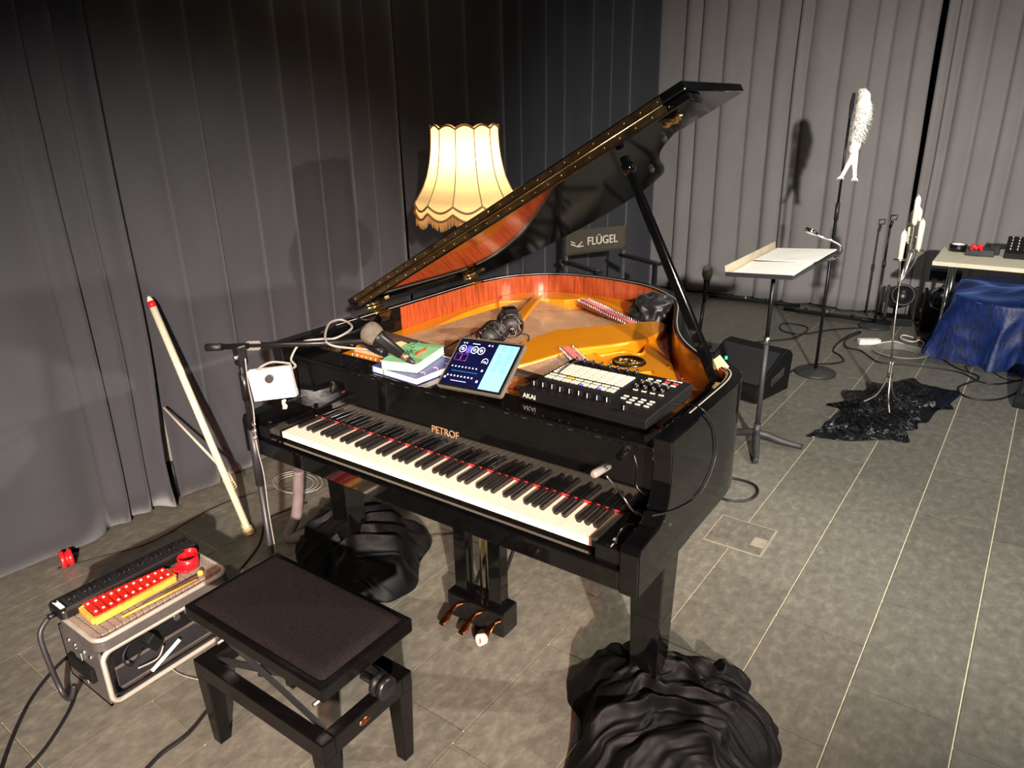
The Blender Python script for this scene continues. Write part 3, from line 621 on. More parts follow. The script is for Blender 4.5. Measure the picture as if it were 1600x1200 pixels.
# books
def book(name, label, c, w_, h_, t, rz, cov, cm, group=None):
    b = thing(name, label, 'book', c, (0, 0, rz)); q = MB(); q.box((0, 0, .001), (w_, h_, .002)); q.box((0, 0, t - .001), (w_, h_, .002)); q.box((-w_ / 2 + .001, 0, t / 2), (.002, h_, t)); q.build('cover', cm, b, local=True, bevel=.0008)
    MB().box((.0, 0, t / 2), (w_ - .006, h_ - .006, t - .004)).build('pages', M['paper'], b, local=True); return b
bb = book('blue_book', 'thick blue hardback book under the green one on the piano', (-.197, .248, .957), .205, .212, .022, R(-4), None, M['bookblue'])
q = MB()
for (x, y, l) in ((.085, -.06, .022), (.085, -.005, .022), (.088, .045, .022)): q.tube([(x - l / 2, y, .0224), (x, y + .006, .0224), (x + l / 2, y - .004, .0224)], .0022, 5, sub=3)
q.build('pink_figures', M['pinkprint'], bb, local=True)
MB().box((.05, .098, .0223), (.09, .005, .0006)).build('title_line', M['cream'], bb, local=True)
gb = book('green_book', 'small green paperback with a red print lying on the blue book', (-.215, .250, .980), .125, .200, .030, R(15), None, M['bookgreen'])
I4 = lambda x, y, z_, a=0: Matrix.Translation((x, y, z_)) @ Matrix.Rotation(R(a), 4, 'Z')
text('TROTZ', .032, M['ink'], gb, I4(-.034, .005, .0305, 90), extrude=.0003, local=True); text('IDEM', .032, M['ink'], gb, I4(-.012, -.010, .0305, 90), extrude=.0003, local=True)
q = MB().tube([(.022, -.030, .0305), (.018, .0, .0305), (.024, .03, .0305), (.014, .06, .0305)], [.003, .006, .005, .002], 6, sub=4); q.build('red_print', M['orange'], gb, local=True)
q = MB(); cB = MW[bb.name]; q.tube([cB @ V((-.045, -.108, .0)), cB @ V((-.045, -.108, .023)), cB @ V((-.047, -.100, .0545)), cB @ V((-.085, .09, .0545)), cB @ V((-.085, .108, .024))], .0018, 6); tag(q.build('elastic_band', M['elastic']), 'green elastic band strapped around the two books', 'band')
nb = thing('spiral_notebook', 'cream spiral notebook with white wire rings beside the books', 'notebook', (-.395, .350, .9565), (0, 0, R(-12)))
MB().box((0, 0, .005), (.12, .13, .009)).build('pages', mat('cream_pages', '#e6cf96', .8), nb, local=True)
q = MB()
for k in range(9): ring_c = V((-.050 + .0125 * k, -.064, .008)); q.tube([ring_c + V((0, .010 * math.cos(a), .010 * math.sin(a))) for a in [2 * PI * j / 12 for j in range(12)]], .0018, 5, closed=True)
q.build('wire_spiral', M['white'], nb, local=True)

# controller
ctl = thing('pad_controller', 'black music controller with grey clip pads, faders and knobs', 'controller', (.430, .345, .957), (0, 0, R(-1.5)))
CW, CD = .40, .285; ztop = .040
q = MB(); q.prism([(-CD / 2, .004), (-CD / 2, .028), (-CD / 2 + .01, .034), (CD / 2, .044), (CD / 2, .004)], -CW / 2, CW / 2, f=lambda x, y, z: V((z, x, y))); q.f = [f[::-1] for f in q.f]; q.build('body', M['plasticm'], ctl, local=True, bevel=.003)
for x in (-.17, .17):
    for y in (-.11, .11): MB().cyl((x, y, 0), (x, y, .006), .012, n=12).build('foot', M['rubber'], ctl, local=True)
zt = lambda y: .034 + (y + CD / 2 - .01) * .010 / (CD - .01)
pads = MB(); 
for i in range(8):
    x = -.175 + .0295 * i
    for j in range(5):
        y = .088 - .0165 * j; MB().box((x, y, zt(y) + .0018), (.0258, .0136, .004)).build('clip_pad', M['padgrey'], ctl, local=True, bevel=.001)
    MB().box((x, -.002, zt(0) + .0018), (.024, .008, .0035)).build('stop_button', M['padyellow'] if i == 2 else M['padgrey'], ctl, local=True, bevel=.0008)
    for j in range(2):
        for k in range(2):
            y = -.018 - .011 * j; MB().box((x - .0068 + .0136 * k, y, zt(y) + .0016), (.0105, .0075, .0035)).build('track_button', M['padblue'] if (i, j, k) in ((4, 1, 0), (6, 1, 0)) else M['padgrey'], ctl, local=True, bevel=.0006)
for i in range(9):
    x = -.175 + .0295 * i; y = -.075 
    sl = MB().box((x, -.078, zt(y) + .0003), (.003, .075, .0008)).build('fader_slot', M['rubber'], ctl, local=True)
    yc = -.100 + .002 * (i % 3)
    fd = MB().box((x, yc, zt(yc) + .008), (.015, .010, .015), top=.8).build('fader_cap', M['plastic'], ctl, local=True, bevel=.001)
    MB().box((x, yc - .0045, zt(yc) + .0085), (.0018, .0018, .013)).build('fader_line', M['white'], fd, local=True)
for i in range(8):
    x = -.172 + .0295 * i; y = .118; kb = MB().cyl((x, y, zt(y)), (x, y, zt(y) + .017), .0075, .006, 14).build('knob', M['plastic'], ctl, local=True); MB().box((x, y - .005, zt(y) + .0172), (.0016, .005, .001)).build('knob_line', M['white'], kb, local=True)
for i in range(4):
    for j in range(2):
        x = .085 + .026 * i; y = .058 - .034 * j; kb = MB().cyl((x, y, zt(y)), (x, y, zt(y) + .017), .0075, .006, 14).build('knob', M['plastic'], ctl, local=True); MB().box((x, y - .005, zt(y) + .0172), (.0016, .005, .001)).build('knob_line', M['white'], kb, local=True)
for i in range(4):
    for j in range(6):
        y = (.110, .094, .030 - .012, -.035, -.052, -.070)[j]; x = .085 + .026 * i
        if j >= 3 and i == 0 and j > 4: continue
        MB().box((x, y, zt(y) + .0012), (.014, .006, .003)).build('function_button', M['padred'] if (i, j) in ((2, 0), (3, 0)) else M['padgrey'], ctl, local=True, bevel=.0006)
MB().box((.13, -.118, zt(-.118) + .0006), (.085, .004, .001)).build('crossfader_slot', M['rubber'], ctl, local=True); fd = MB().box((.125, -.118, zt(-.118) + .008), (.009, .014, .014), top=.8).build('crossfader', M['plastic'], ctl, local=True); MB().box((.125, -.1245, zt(-.118) + .009), (.0016, .0014, .012)).build('fader_line', M['white'], fd, local=True)
text('AKAI', .020, M['cream'], ctl, frame((-.165, -CD / 2 - .0006, .017), (1, 0, 0), (0, 0, 1)), extrude=.0004, local=True)
text('APC40', .013, M['cream'], ctl, I4(.150, .130, zt(.13) + .0006), extrude=.0003, sx=1.3, local=True)
cp = [W(862, 592, .99), W(905, 563, 1.02), W(960, 580, 1.0), W(1000, 600, .985), W(1030, 628, .99), W(1075, 632, 1.0), OX(1098, 640, .745), OX(1116, 670, .745), OX(1118, 715, .745), OX(1095, 770, .745), OX(1060, 795, .745), OX(1020, 806, .745)]
tag(MB().tube(cp, .0022, 6, sub=6).build('usb_cable', M['rubber']), 'thin black cable running from the pad controller over the piano side', 'cable')

# two shock-mounted microphones lying on the strings
def shock(label, c, ax, r, rz, blocky):
    t = thing('studio_microphone', label, 'microphone', c, (0, 0, rz), 'shock-mounted microphones in the piano'); A = Euler((R(90), 0, 0)).to_matrix()
    MB().lathe([(0, -.05), (.026, -.05), (.03, -.045), (.03, .03), (.026, .045), (.012, .05), (0, .05)], (0, 0, 0), 24, A).build('body', M['greypaint'], t, local=True)
    MB().lathe([(r * .42, -.052), (r * .8, -.054), (r * .8, -.046), (r * .42, -.046)], (0, 0, 0), 24, A).build('end_disc', M['greypaint'], t, local=True)
    for y in (-.04, .0, .04): 
        q = MB(); q.tube([V((r * math.cos(2 * PI * k / 28), y, r * math.sin(2 * PI * k / 28))) for k in range(28)], .004, 6, closed=True); q.build('cage_ring', M['plastic'], t, local=True)
    q = MB()
    for k in range(10):
        a = 2 * PI * k / 10; b_ = a + .5; q.tube([V((r * math.cos(a), -.04, r * math.sin(a))), V((.032 * math.cos(b_), -.01, .032 * math.sin(b_))), V((r * math.cos(a + .9), .04, r * math.sin(a + .9)))], .0018, 5)
    q.build('elastic_cords', M['greycable'], t, local=True)
    MB().box((0, .0, r + .003) if not blocky else (.03, -.07, -.01), (.05, .055, .024), Euler((0, 0, .2))).build('swivel_block', M['plasticm'], t, local=True, bevel=.003)
    q = MB().cyl((0, -.05, 0), (0, -.085, -.004), .0095, n=14); q.build('plug', M['steel'], t, local=True); MB().cyl((0, -.085, -.004), (0, -.105, -.012), .008, .006, 12).build('plug_boot', M['plastic'], t, local=True)
    return t
shock('round shock-mounted grey microphone with its cable plug showing, on the strings', W(797, 505, .968), 0, .046, R(40), False)
shock('shock-mounted microphone with a dark swivel block, behind the tablet', W(768, 524, .968), 0, .044, R(20), True)
tag(MB().tube([W(815, 521, .955), W(826, 525, .94), W(822, 538, .925), W(800, 548, .925)], .003, 6, sub=6).build('microphone_cable', M['rubber']), 'short black cable curling from the round shock-mounted microphone', 'cable')
q = MB().tube([W(690, 547, .94), W(715, 533, .93), W(738, 522, .935), W(752, 517, .95)], .003, 6, sub=6); cb_ = q.build('microphone_cable', M['rubber']); tag(cb_, 'black cable with a red plug ring crossing the strings to the tablet', 'cable')
MB().cyl(W(748, 518, .948), W(756, 515, .953), .005, n=10).build('plug_ring', M['redplastic'], cb_)
# gooseneck microphone clipped to the right cheek
gm = thing('clip_microphone', 'small silver clip microphone on a gooseneck over the treble keys', 'microphone', (.655, .06, .76))
pA = W(992, 800, .775); pB = W(945, 742, .90); P = [W(1048, 820, .80), W(1020, 808, .785), pA, W(975, 778, .80), W(962, 760, .84), W(948, 744, .87)]
MB().tube(P, [.0035, .0035, .003, .0025, .0025, .0025], 8, sub=6).build('gooseneck', M['steel'], gm)
MB().beam(W(1025, 812, .79), W(995, 800, .775), .018, .012).build('clamp', M['plastic'], gm, bevel=.002); MB().cyl(W(1012, 803, .79), W(1008, 801, .79), .006, n=10).build('red_ring', M['redplastic'], gm)
a = W(950, 728, .875); b_ = W(928, 741, .875); MB().tube([a + V((.0, 0, .004)), a, b_, b_ + (b_ - a) * .1], [.006, .011, .011, .006], 14).build('capsule', M['greycable'], gm); MB().ball(W(947, 731, .885), .005, 8).build('capsule_screw', M['chrome'], gm)
tag(MB().beam(W(1117, 560, 1.02), W(1133, 580, .985), .035, .012, (0, 1, 0)).build('cork_wedge', mat('pale_wood_wedge', '#d9c27e', .7), bevel=.002), 'pale wooden wedge propped at the foot of the lid prop', 'wedge')
tag(MB().cyl(W(1132, 559, 1.003), W(1136, 559, 1.003), .006, n=10).build('green_plug', M['teal']), 'tiny green plug on the piano rim beside the lid prop', 'plug')

# ================================================================ BOOM STAND, MICROPHONE, WHITE BOX
piv = W(374, 546, 1.065); bs = thing('boom_stand', 'black microphone boom stand in front of the left piano arm', 'microphone stand', (piv.x, piv.y, 0))
MB().cyl((piv.x, piv.y, .02), (piv.x, piv.y, .62), .0105, n=14).build('lower_pole', M['dull'], bs); MB().cyl((piv.x, piv.y, .60), (piv.x, piv.y, .80), .0145, n=14).build('pole_clutch', M['dull'], bs)
MB().cyl((piv.x, piv.y, .78), (piv.x, piv.y, piv.z - .02), .010, n=14).build('upper_pole', M['iron'], bs); MB().cyl((piv.x, piv.y, .90), (piv.x, piv.y, .99), .014, n=14).build('pole_collar', M['plastic'], bs)
for k in range(3):
    a = R(62 + 120 * k); MB().tube([(piv.x, piv.y, .10), (piv.x + .10 * math.cos(a), piv.y + .10 * math.sin(a), .06), (piv.x + .22 * math.cos(a), piv.y + .22 * math.sin(a), .012)], .009, 8, sub=4).build('leg', M['iron'], bs)
e0 = W(322, 543, 1.065); e1 = W(578, 533, 1.085); MB().cyl(e0, e1, .009, n=12).build('boom', M['iron'], bs); MB().cyl(e0, e0 + (e1 - e0) * .10, .012, n=12).build('boom_grip', M['rubber'], bs)
MB().beam(piv + V((0, 0, -.05)), piv + V((0, 0, .015)), .034, .03).build('boom_clamp', M['plastic'], bs, bevel=.006); MB().ball(piv + V((.005, -.02, -.02)), .009, 10).build('clamp_bolt', M['steel'], bs)
q = MB()
for k in range(6):
    c = e0 + (e1 - e0) * (.26 + .012 * k); q.tube([c + V((.012 * math.cos(a), .012 * math.sin(a) * .3, .013 * math.sin(a))) for a in [2 * PI * j / 10 for j in range(10)]], .002, 5, closed=True)
q.build('cable_tie', M['greycable'], bs)
hA = W(572, 515, 1.135); hB = W(645, 566, 1.045); dd = (hB - hA)
vm = thing('vocal_microphone', 'black handheld microphone with a round brown mesh head on the boom', 'microphone', tuple(hA + dd * .5))
MB().tube([hA - dd * .06, hA - dd * .04, hA + dd * .02, hA + dd * .10, hA + dd * .20, hA + dd * .27], [.003, .018, .032, .035, .032, .026], 20).build('grille', M['meshball'], vm)
MB().tube([hA + dd * .25, hA + dd * .29, hA + dd * .32, hA + dd * .78], [.027, .027, .022, .0135], 18).build('body', M['iron'], vm)
MB().tube([hA + dd * .76, hA + dd * .90], [.0125, .0105], 16).build('plug_sleeve', M['bronze'], vm); MB().tube([hA + dd * .89, hA + dd * 1.02, hA + dd * 1.05], [.0105, .006, .002], 12).build('plug_tail', M['dull'], vm)
MB().tube([W(573, 536, 1.085), W(588, 545, 1.075), W(602, 552, 1.07)], [.014, .015, .013], 14).build('clip', M['plastic'], vm); MB().cyl(hA + dd * .42, W(590, 546, 1.075), .006, n=8).build('clip_neck', M['plastic'], vm)
q = MB().tube([W(640, 562, 1.05), W(600, 548, 1.06), W(560, 545, 1.06), W(520, 540, 1.075), W(508, 528, 1.09), W(515, 505, 1.10), W(535, 500, 1.09), W(550, 512, 1.08), W(525, 528, 1.07), W(500, 530, 1.065), W(470, 536, 1.06), W(455, 560, 1.02), W(462, 572, 1.0), W(450, 578, .98)], .0038, 7, sub=7); tag(q.build('looped_cable', M['greycable']), 'grey cable looped around the boom and down to the white box', 'cable')
q = MB().tube([W(502, 520, 1.04), W(545, 496, 1.04), W(572, 500, 1.03), W(585, 496, 1.02), W(560, 515, 1.02), W(530, 525, 1.02)], .0035, 7, sub=7); tag(q.build('looped_cable', M['rubber']), 'dark cable loop lying behind the microphone head on the piano', 'cable')
wb = thing('white_box', 'white electronic box with a grey knob hung on the boom stand', 'audio box', tuple(piv + V((.04, -.03, -.15))))
o_ = W(387, 581, .975); ex = W(455, 573, .975 + .0); c0 = piv.copy()
pBL = D(395, 628, piv.x + .02, piv.y - .035); pTL = D(388, 581, piv.x + .02, piv.y - .035); pTR = D(455, 573, piv.x + .10, piv.y + .01); xv = (pTR - pTL); yv = (pBL - pTL); F4 = frame(tuple(pTL + xv * .5 + yv * .5), xv, -yv)
MW['_wb'] = F4
def inF(mb_, F_): mb_.v = [F_ @ x for x in mb_.v]; return mb_
bw, bh = xv.length, yv.length
inF(MB().box((0, 0, -.012), (bw, bh, .026)), F4).build('body', M['white'], wb, bevel=.003)
inF(MB().cyl((-.0, bh * .22, 0), (-.0, bh * .22, .016), bw * .095, n=20), F4).build('knob', M['greypaint'], wb); inF(MB().cyl((bw * .27, -bh * .36, 0), (bw * .27, -bh * .36, .002), .002, n=10), F4).build('led', M['ink'], wb)
inF(MB().box((-bw * .2, -bh * .33, .001), (bw * .3, .003, .0006)).box((bw * .12, -.004, .001), (bw * .09, .002, .0006)), F4).build('small_print', M['greycable'], wb)
q = MB().tube([pTL + xv * .2, pTL + xv * .32 + V((0, 0, .012)), pTL + xv * .6 + V((0, 0, .022)), pTR + V((0, 0, .01))], [.002, .004, .0035, .0035], 8, sub=5); tag(q.build('jack_cable', M['greycable']), 'grey jack cable plugged along the top of the white box', 'cable')
q = MB().tube([D(383, 560, piv.x, piv.y - .03), D(388, 600, piv.x, piv.y - .03), D(396, 640, piv.x, piv.y - .03), D(400, 690, piv.x, piv.y - .03), D(412, 740, piv.x, piv.y - .03), D(420, 800, piv.x, piv.y - .03), D(432, 868, piv.x, piv.y - .03)], .0022, 6, sub=5); tag(q.build('thin_cable', M['greycable']), 'thin grey cable dangling down beside the boom stand pole', 'cable')
q = MB()
for k in range(3): q.tube([D(398 + k, 662 + 10 * k, piv.x, piv.y - .03) + V((.008 * math.cos(a), -.004, .008 * math.sin(a))) for a in [2 * PI * j / 10 for j in range(10)]], .002, 5, closed=True)
tag(q.build('wire_knot', M['steel']), 'knot of silver wire tied to the dangling cable', 'wire')
q = MB(); c = D(444, 632, -.66, .02)
for k in range(4): q.tube([c + V((rnd.uniform(-.007, .007), rnd.uniform(-.006, .006), -.016 + .011 * j)) for j in range(4)], .004, 6, sub=3)
tag(q.build('paper_scrap', M['tape']), 'crumpled cream paper scrap standing on the left piano arm', 'paper scrap')

# ================================================================ RACK CASE AND WHAT LIES ON IT
X0, X1, Y0, Y1, ZT = -1.0, -.735, -.665, -.205, .255
rc = thing('rack_case', 'small open rack case with silver edges and a foam-lined tray on top', 'equipment case', ((X0 + X1) / 2, (Y0 + Y1) / 2, 0))
MB().b2((X0 + .02, Y0 + .02, .01), (X1 - .05, Y1 - .02, .20)).build('inside', M['acrylic'], rc)
for a, c in (((X0, Y0, .004), (X1 - .01, Y0 + .008, .205)), ((X0, Y1 - .008, .004), (X1 - .01, Y1, .205)), ((X0, Y0, .004), (X0 + .008, Y1, .205)), ((X0, Y0, .004), (X1 - .01, Y1, .012))): MB().b2(a, c).build('shell_panel', M['casegrey'], rc)
def rrect(y0, y1, z0, z1, x, r=.03): return [V((x, yc + r * math.cos(a), zc + r * math.sin(a))) for yc, zc, a0 in ((y1 - r, z1 - r, 0), (y0 + r, z1 - r, 90), (y0 + r, z0 + r, 180), (y1 - r, z0 + r, 270)) for a in [R(a0 + k * 18) for k in range(6)]]
MB().tube(rrect(Y0 + .008, Y1 - .008, .010, .200, X1 - .006), .0085, 8, closed=True).build('front_edge', M['alu'], rc); MB().tube(rrect(Y0 + .02, Y1 - .02, .022, .190, X1 - .012), .005, 6, closed=True).build('front_gasket', M['rubber'], rc)
for k in range(9): MB().cyl((X1 - .03, Y0 + .022, .03 + .018 * k), (X1 - .012, Y0 + .022, .03 + .018 * k), .0045, n=8).build('rack_screw', M['chrome'], rc)
MB().b2((X1 - .05, Y0 + .05, .10), (X1 - .045, Y1 - .03, .19)).build('rack_panel', M['plasticm'], rc, bevel=.002); MB().b2((X1 - .046, Y0 + .05, .025), (X1 - .040, Y1 - .03, .088)).build('rack_unit', M['dull'], rc, bevel=.002)
for y in (-.40, -.36, -.33): MB().cyl((X1 - .045, y, .16), (X1 - .03, y, .16), .012, n=14).build('rack_socket', M['steel'], rc)
MB().box((X1 - .028, -.50, .135), (.045, .035, .075), Euler((.5, .2, .3))).build('power_adapter', M['plasticm'], rc, bevel=.004); MB().box((X1 - .012, -.47, .062), (.004, .12, .012), Euler((.45, 0, 0))).build('light_bar', M['white'], rc)
MB().tube([(X1 - .03, -.53, .12), (X1 - .012, -.58, .10), (X1 - .01, -.60, .14), (X1 - .02, -.57, .17), (X1 - .025, -.52, .165)], .003, 6, sub=5).build('rack_wire', M['rubber'], rc); MB().tube([(X1 - .02, -.56, .07), (X1 - .008, -.50, .072), (X1 - .015, -.47, .10)], .003, 6, sub=5).build('rack_wire', M['greycable'], rc)
for z_ in (.06, .15):
    MB().box((X0 + .13, Y0 - .004, z_), (.04, .012, .03)).build('latch', M['chrome'], rc, bevel=.002)
MB().box((X0 + .13, Y0 - .008, .10), (.15, .016, .05)).build('side_rail', M['plasticm'], rc, bevel=.003)
for x in (X0 + .06, X0 + .10, X0 + .16, X0 + .20): MB().cyl((x, Y0 - .006, .17), (x, Y0 + .006, .17), .007, n=10).build('rivet', M['chrome'], rc)
def rr2(x0, x1, y0, y1, r): return [(xc + r * math.cos(a), yc + r * math.sin(a)) for xc, yc, a0 in ((x1 - r, y0 + r, 270), (x1 - r, y1 - r, 0), (x0 + r, y1 - r, 90), (x0 + r, y0 + r, 180)) for a in [R(a0 + k * 18) for k in range(6)]]
MB().prism(rr2(X0, X1, Y0, Y1, .035), .205, .235).build('tray', M['casegrey'], rc, bevel=.002)
MB().tube([V((x, y, .245)) for x, y in rr2(X0 + .005, X1 - .005, Y0 + .005, Y1 - .005, .034)], .0085, 8, closed=True).build('tray_edge', M['alu'], rc)
for i in range(12):
    for j in range(20):
        x = X0 + .016 + .0211 * i + .0 ; y = Y0 + .018 + .0224 * j
        if x > X1 - .018 or y > Y1 - .016 or ((i in (0, 11)) and j in (0, 19)): continue
        o = MB().box((x + .0, y, .243), (.0182, .0194, .016 + .001 * ((i * 7 + j * 3) % 3)))
        if i == 0 and j == 1: fm = o.build('foam_cube', M['foam'], rc); base_ = V((x, y, 0))
        else:
            try: c_ = fm.copy()
            except NameError: fm = o.build('foam_cube', M['foam'], rc); base_ = V((x, y, 0)); continue
            c_.location = fm.location + V((x, y, 0)) - base_; C.objects.link(c_); c_.parent = rc
FT = .253
# melodica
ml = thing('melodica', 'black melodica lying along the back edge of the foam tray', 'melodica', (X0 + .035, -.43, FT), (0, 0, R(-1)))
MB().prism(rr2(-.048, .048, -.245, .235, .018), .0, .034).build('body', M['plastic'], ml, local=True, bevel=.006)
for i in range(27): MB().box((.012, -.205 + .0162 * i, .037), (.060, .0152, .007)).build('natural_key', M['keyblack'], ml, local=True, bevel=.0012)
for i in range(26):
    if i % 7 in (0, 1, 3, 4, 5): kb = MB().box((-.004, -.197 + .0162 * i, .043), (.034, .009, .008), top=.85).build('sharp_key', M['plastic'], ml, local=True, bevel=.001)
MB().box((.043, -.005, .035), (.006, .44, .010)).build('trim_strip', M['dull'], ml, local=True)
MB().box((.0, -.228, .0352), (.055, .014, .002)).build('white_label', M['white'], ml, local=True); MB().box((-.022, -.228, .0366), (.010, .010, .0008)).build('label_gap', M['plastic'], ml, local=True)
MB().cyl((.01, -.245, .016), (.01, -.268, .016), .009, n=12).build('mouthpiece_socket', M['plastic'], ml, local=True)
P = [V((X0 + .045, -.70, FT + .016)), V((X0 + .055, -.735, .235)), V((X0 + .075, -.74, .15)), V((X0 + .085, -.735, .06)), V((X0 + .11, -.735, .025)), V((X0 + .145, -.73, .03)), V((X0 + .155, -.715, .075))]
tag(MB().tube(P, .0085, 10, sub=7).build('blow_hose', M['dull']), 'dark flexible melodica hose hanging down the end of the rack case', 'hose')
# glockenspiel
gk = thing('glockenspiel', 'toy glockenspiel with red bars on a yellow wooden frame', 'glockenspiel', (-.855, -.485, FT + .001), (0, 0, R(-4)))
for s in (-1, 1): MB().beam((s * .052 - .01, -.135, .011), (s * .034 - .01, .135, .011), .018, .022).build('frame_rail', M['ply'], gk, local=True, bevel=.002)
for y, w_ in ((-.135, .10), (.135, .065)): MB().box((-.01, y, .010), (w_, .014, .020)).build('frame_end', M['ply'], gk, local=True, bevel=.002)
for i in range(11):
    y = -.118 + .0238 * i; w_ = .104 - .0034 * i; br = MB().box((-.01, y, .0265), (w_, .0205, .004)).build('tone_bar', M['red'], gk, local=True, bevel=.001)
    for s in (-1, 1): MB().ball((-.01 + s * w_ * .28, y, .029), .0046, 8, (1, 1, .7)).build('pin', M['white'], br, local=True)
for nm, lb, m_, x, hd in (('mallet', 'thin dark glockenspiel mallet with a yellow ball head', M['railwood'], -.782, True), ('wooden_stick', 'plain orange wooden beater stick beside the glockenspiel frame', M['ply'], -.768, False)):
    t = thing(nm, lb, 'mallet', (x, -.40, FT + .006))
    a = (x - .006, -.49, FT + .006) if hd else (x - .012, -.56, FT + .006); b_ = (x + .002, -.285, FT + .010) if hd else (x + .004, -.31, FT + .006)
    MB().cyl(a, b_, .0028 if hd else .0042, n=8).build('shaft', m_, t)
    if hd: MB().ball(b_, .011, 14).build('head', M['ply'], t)
# red plastic hand percussion
rp_ = thing('red_shaker', 'red plastic hand shaker with a curved grip on the foam tray', 'shaker', (-.865, -.275, FT))
def arc(r, z0, z1, a0, a1, c, n=18, th=.004):
    q = MB()
    for k in range(n):
        t0 = a0 + (a1 - a0) * k / n; t1 = a0 + (a1 - a0) * (k + 1) / n; q.add([V((c[0] + rr_ * math.cos(t), c[1] + rr_ * math.sin(t), zz)) for t in (t0, t1) for rr_ in (r, r - th) for zz in (z0, z1)], [(0, 1, 5, 4), (2, 6, 7, 3), (1, 3, 7, 5), (0, 4, 6, 2)], True)
    return q
arc(.034, FT, FT + .042, R(-200), R(40), (-.865, -.275)).build('grip_band', M['redplastic'], rp_); arc(.026, FT + .012, FT + .050, R(20), R(190), (-.872, -.262)).build('inner_band', M['redplastic'], rp_); MB().prism(rr2(-.895, -.83, -.315, -.265, .012), FT, FT + .012).build('base', M['redplastic'], rp_, bevel=.003)
for k in range(7): MB().lathe([(.003, -.001), (.007, -.001), (.007, .001), (.003, .001), (.003, -.001)], (-.88 + .012 * (k % 4), -.325 - .010 * (k // 4) + .004 * (k % 2), FT + .010), 10, Euler((1.2, .3 * k, 0)).to_matrix()).build('jingle', M['redplastic'], rp_)

# ================================================================ LEFT SIDE ODDMENTS
ps = W(391, 836, .0); pt_ = OX(232, 463, -1.69)
sk = thing('broom_handle', 'pale round pole leaning against the dark curtain', 'pole', (ps.x, ps.y, 0)); dv = pt_ - ps
MB().cyl(ps + dv * .02, ps + dv * .955, .0155, n=16).build('shaft', M['stick'], sk); MB().tube([ps + dv * .955, ps + dv * .98], [.016, .0145], 14).build('red_band', M['redplastic'], sk); MB().tube([ps + dv * .98, ps + dv * 1.0], [.0145, .006], 14).build('tip', M['stick'], sk); MB().tube([ps + V((0, 0, .004)), ps + dv * .02], [.012, .0155], 14).build('foot', M['stick'], sk)
q = MB()
for k in range(5): q.tube([ps + dv * (.015 + .006 * k) + V((.024 * math.cos(a), .024 * math.sin(a) * .8, .006 * math.sin(a + k))) for a in [2 * PI * j / 14 for j in range(14)]], .0018, 5, closed=True)
tag(q.build('twine_loop', mat('pale_green_twine', '#b9bd86', .8)), 'pale green string wound around the foot of the leaning pole', 'string')
c = ps + dv * .245; q = MB()
for k in range(4): q.tube([c + V((.026 * math.cos(a) * (1 + .3 * k), .012, .022 * math.sin(a) - .01 * k)) for a in [2 * PI * j / 12 for j in range(12)]], .0018, 5, closed=True, sub=2)
tag(q.build('twine_knot', M['twine']), 'beige twine knotted around the middle of the leaning pole', 'string')
tag(MB().cyl(c + V((-.005, .02, 0)), OX(256, 637, -1.70), .007, .005, 10).build('thin_rod', M['stick2']), 'thin rod tied to the leaning pole and reaching to the curtain slit', 'rod')
p2 = thing('wooden_pole', 'weathered pole with a black lower end standing behind the curtain slit', 'pole', (-1.835, .225, 0)); MB().cyl((-1.835, .222, .20), (-1.845, .200, 1.05), .026, n=16).build('upper_shaft', M['stick2'], p2); MB().cyl((-1.835, .225, .004), (-1.835, .222, .20), .024, n=16).build('lower_end', M['rubber'], p2)
c = W(107, 884, .0); rt = thing('red_tape_roll', 'red round tape roll standing on its edge at the curtain hem', 'tape roll', (c.x, c.y, 0), (0, 0, R(-15)))
for y in (-.014, .014): MB().lathe([(0, -.008), (.034, -.008), (.036, -.005), (.036, .005), (.034, .008), (0, .008)], (0, y, .036), 24, Euler((R(90), 0, 0)).to_matrix()).build('side_disc', M['redplastic'], rt, local=True)
MB().lathe([(.028, -.016), (.028, .016)], (0, 0, .036), 20, Euler((R(90), 0, 0)).to_matrix()).build('core', M['redplastic'], rt, local=True)
q = MB().tube([D(466, 735, -.88, .55), D(466, 770, -.88, .55), D(463, 805, -.88, .52), D(452, 840, -.90, .46), V((-.93, .36, .05)), V((-.95, .30, .03))], [.024, .023, .024, .026, .030, .03], 14, sub=6); tag(q.build('fabric_sleeve', M['sleeve']), 'greyish pink fabric sleeve hanging from the piano down to the floor', 'sleeve')
# floor cables
def cable(pts, label, m='rubber', r=.004, z=.005, name='floor_cable'):
    P = [W(u, v, z) for u, v in pts]; return tag(MB().tube(P, r, 7, sub=7).build(name, M[m]), label, 'cable')
cable([(0, 1206), (20, 1150), (50, 1090), (90, 1040), (128, 1010)], 'black cable running along the floor from the hose end of the rack case', r=.0055)
cable([(28, 1215), (70, 1170), (108, 1110), (118, 1080)], 'second black cable on the floor under the melodica hose', r=.0055)
cable([(222, 1210), (250, 1180), (290, 1150), (320, 1115), (345, 1080)], 'black cable on the floor passing under the bench', r=.0055)
cable([(90, 888), (160, 870), (240, 845), (330, 795), (400, 770), (470, 760)], 'thin dark cable along the hem of the dark curtain', r=.0025)
cable([(375, 890), (405, 850), (415, 815), (440, 800), (480, 785)], 'black cable between the boom stand and the leaning pole', r=.004)
q = MB(); c = W(462, 757)
for k in range(3): q.tube([c + V(((.10 + .02 * k) * math.cos(a) + .01 * k, (.08 + .012 * k) * math.sin(a), .006 + .007 * k)) for a in [2 * PI * j / 20 for j in range(20)]], .0035, 6, closed=True)
tag(q.build('cable_coil', M['greycable']), 'grey cable coil on the floor behind the left piano leg', 'cable')
cable([(300, 988), (270, 975), (240, 985), (250, 1020), (275, 1050), (310, 1062)], 'thin grey wire in front of the open rack case', 'greycable', .002, .006)
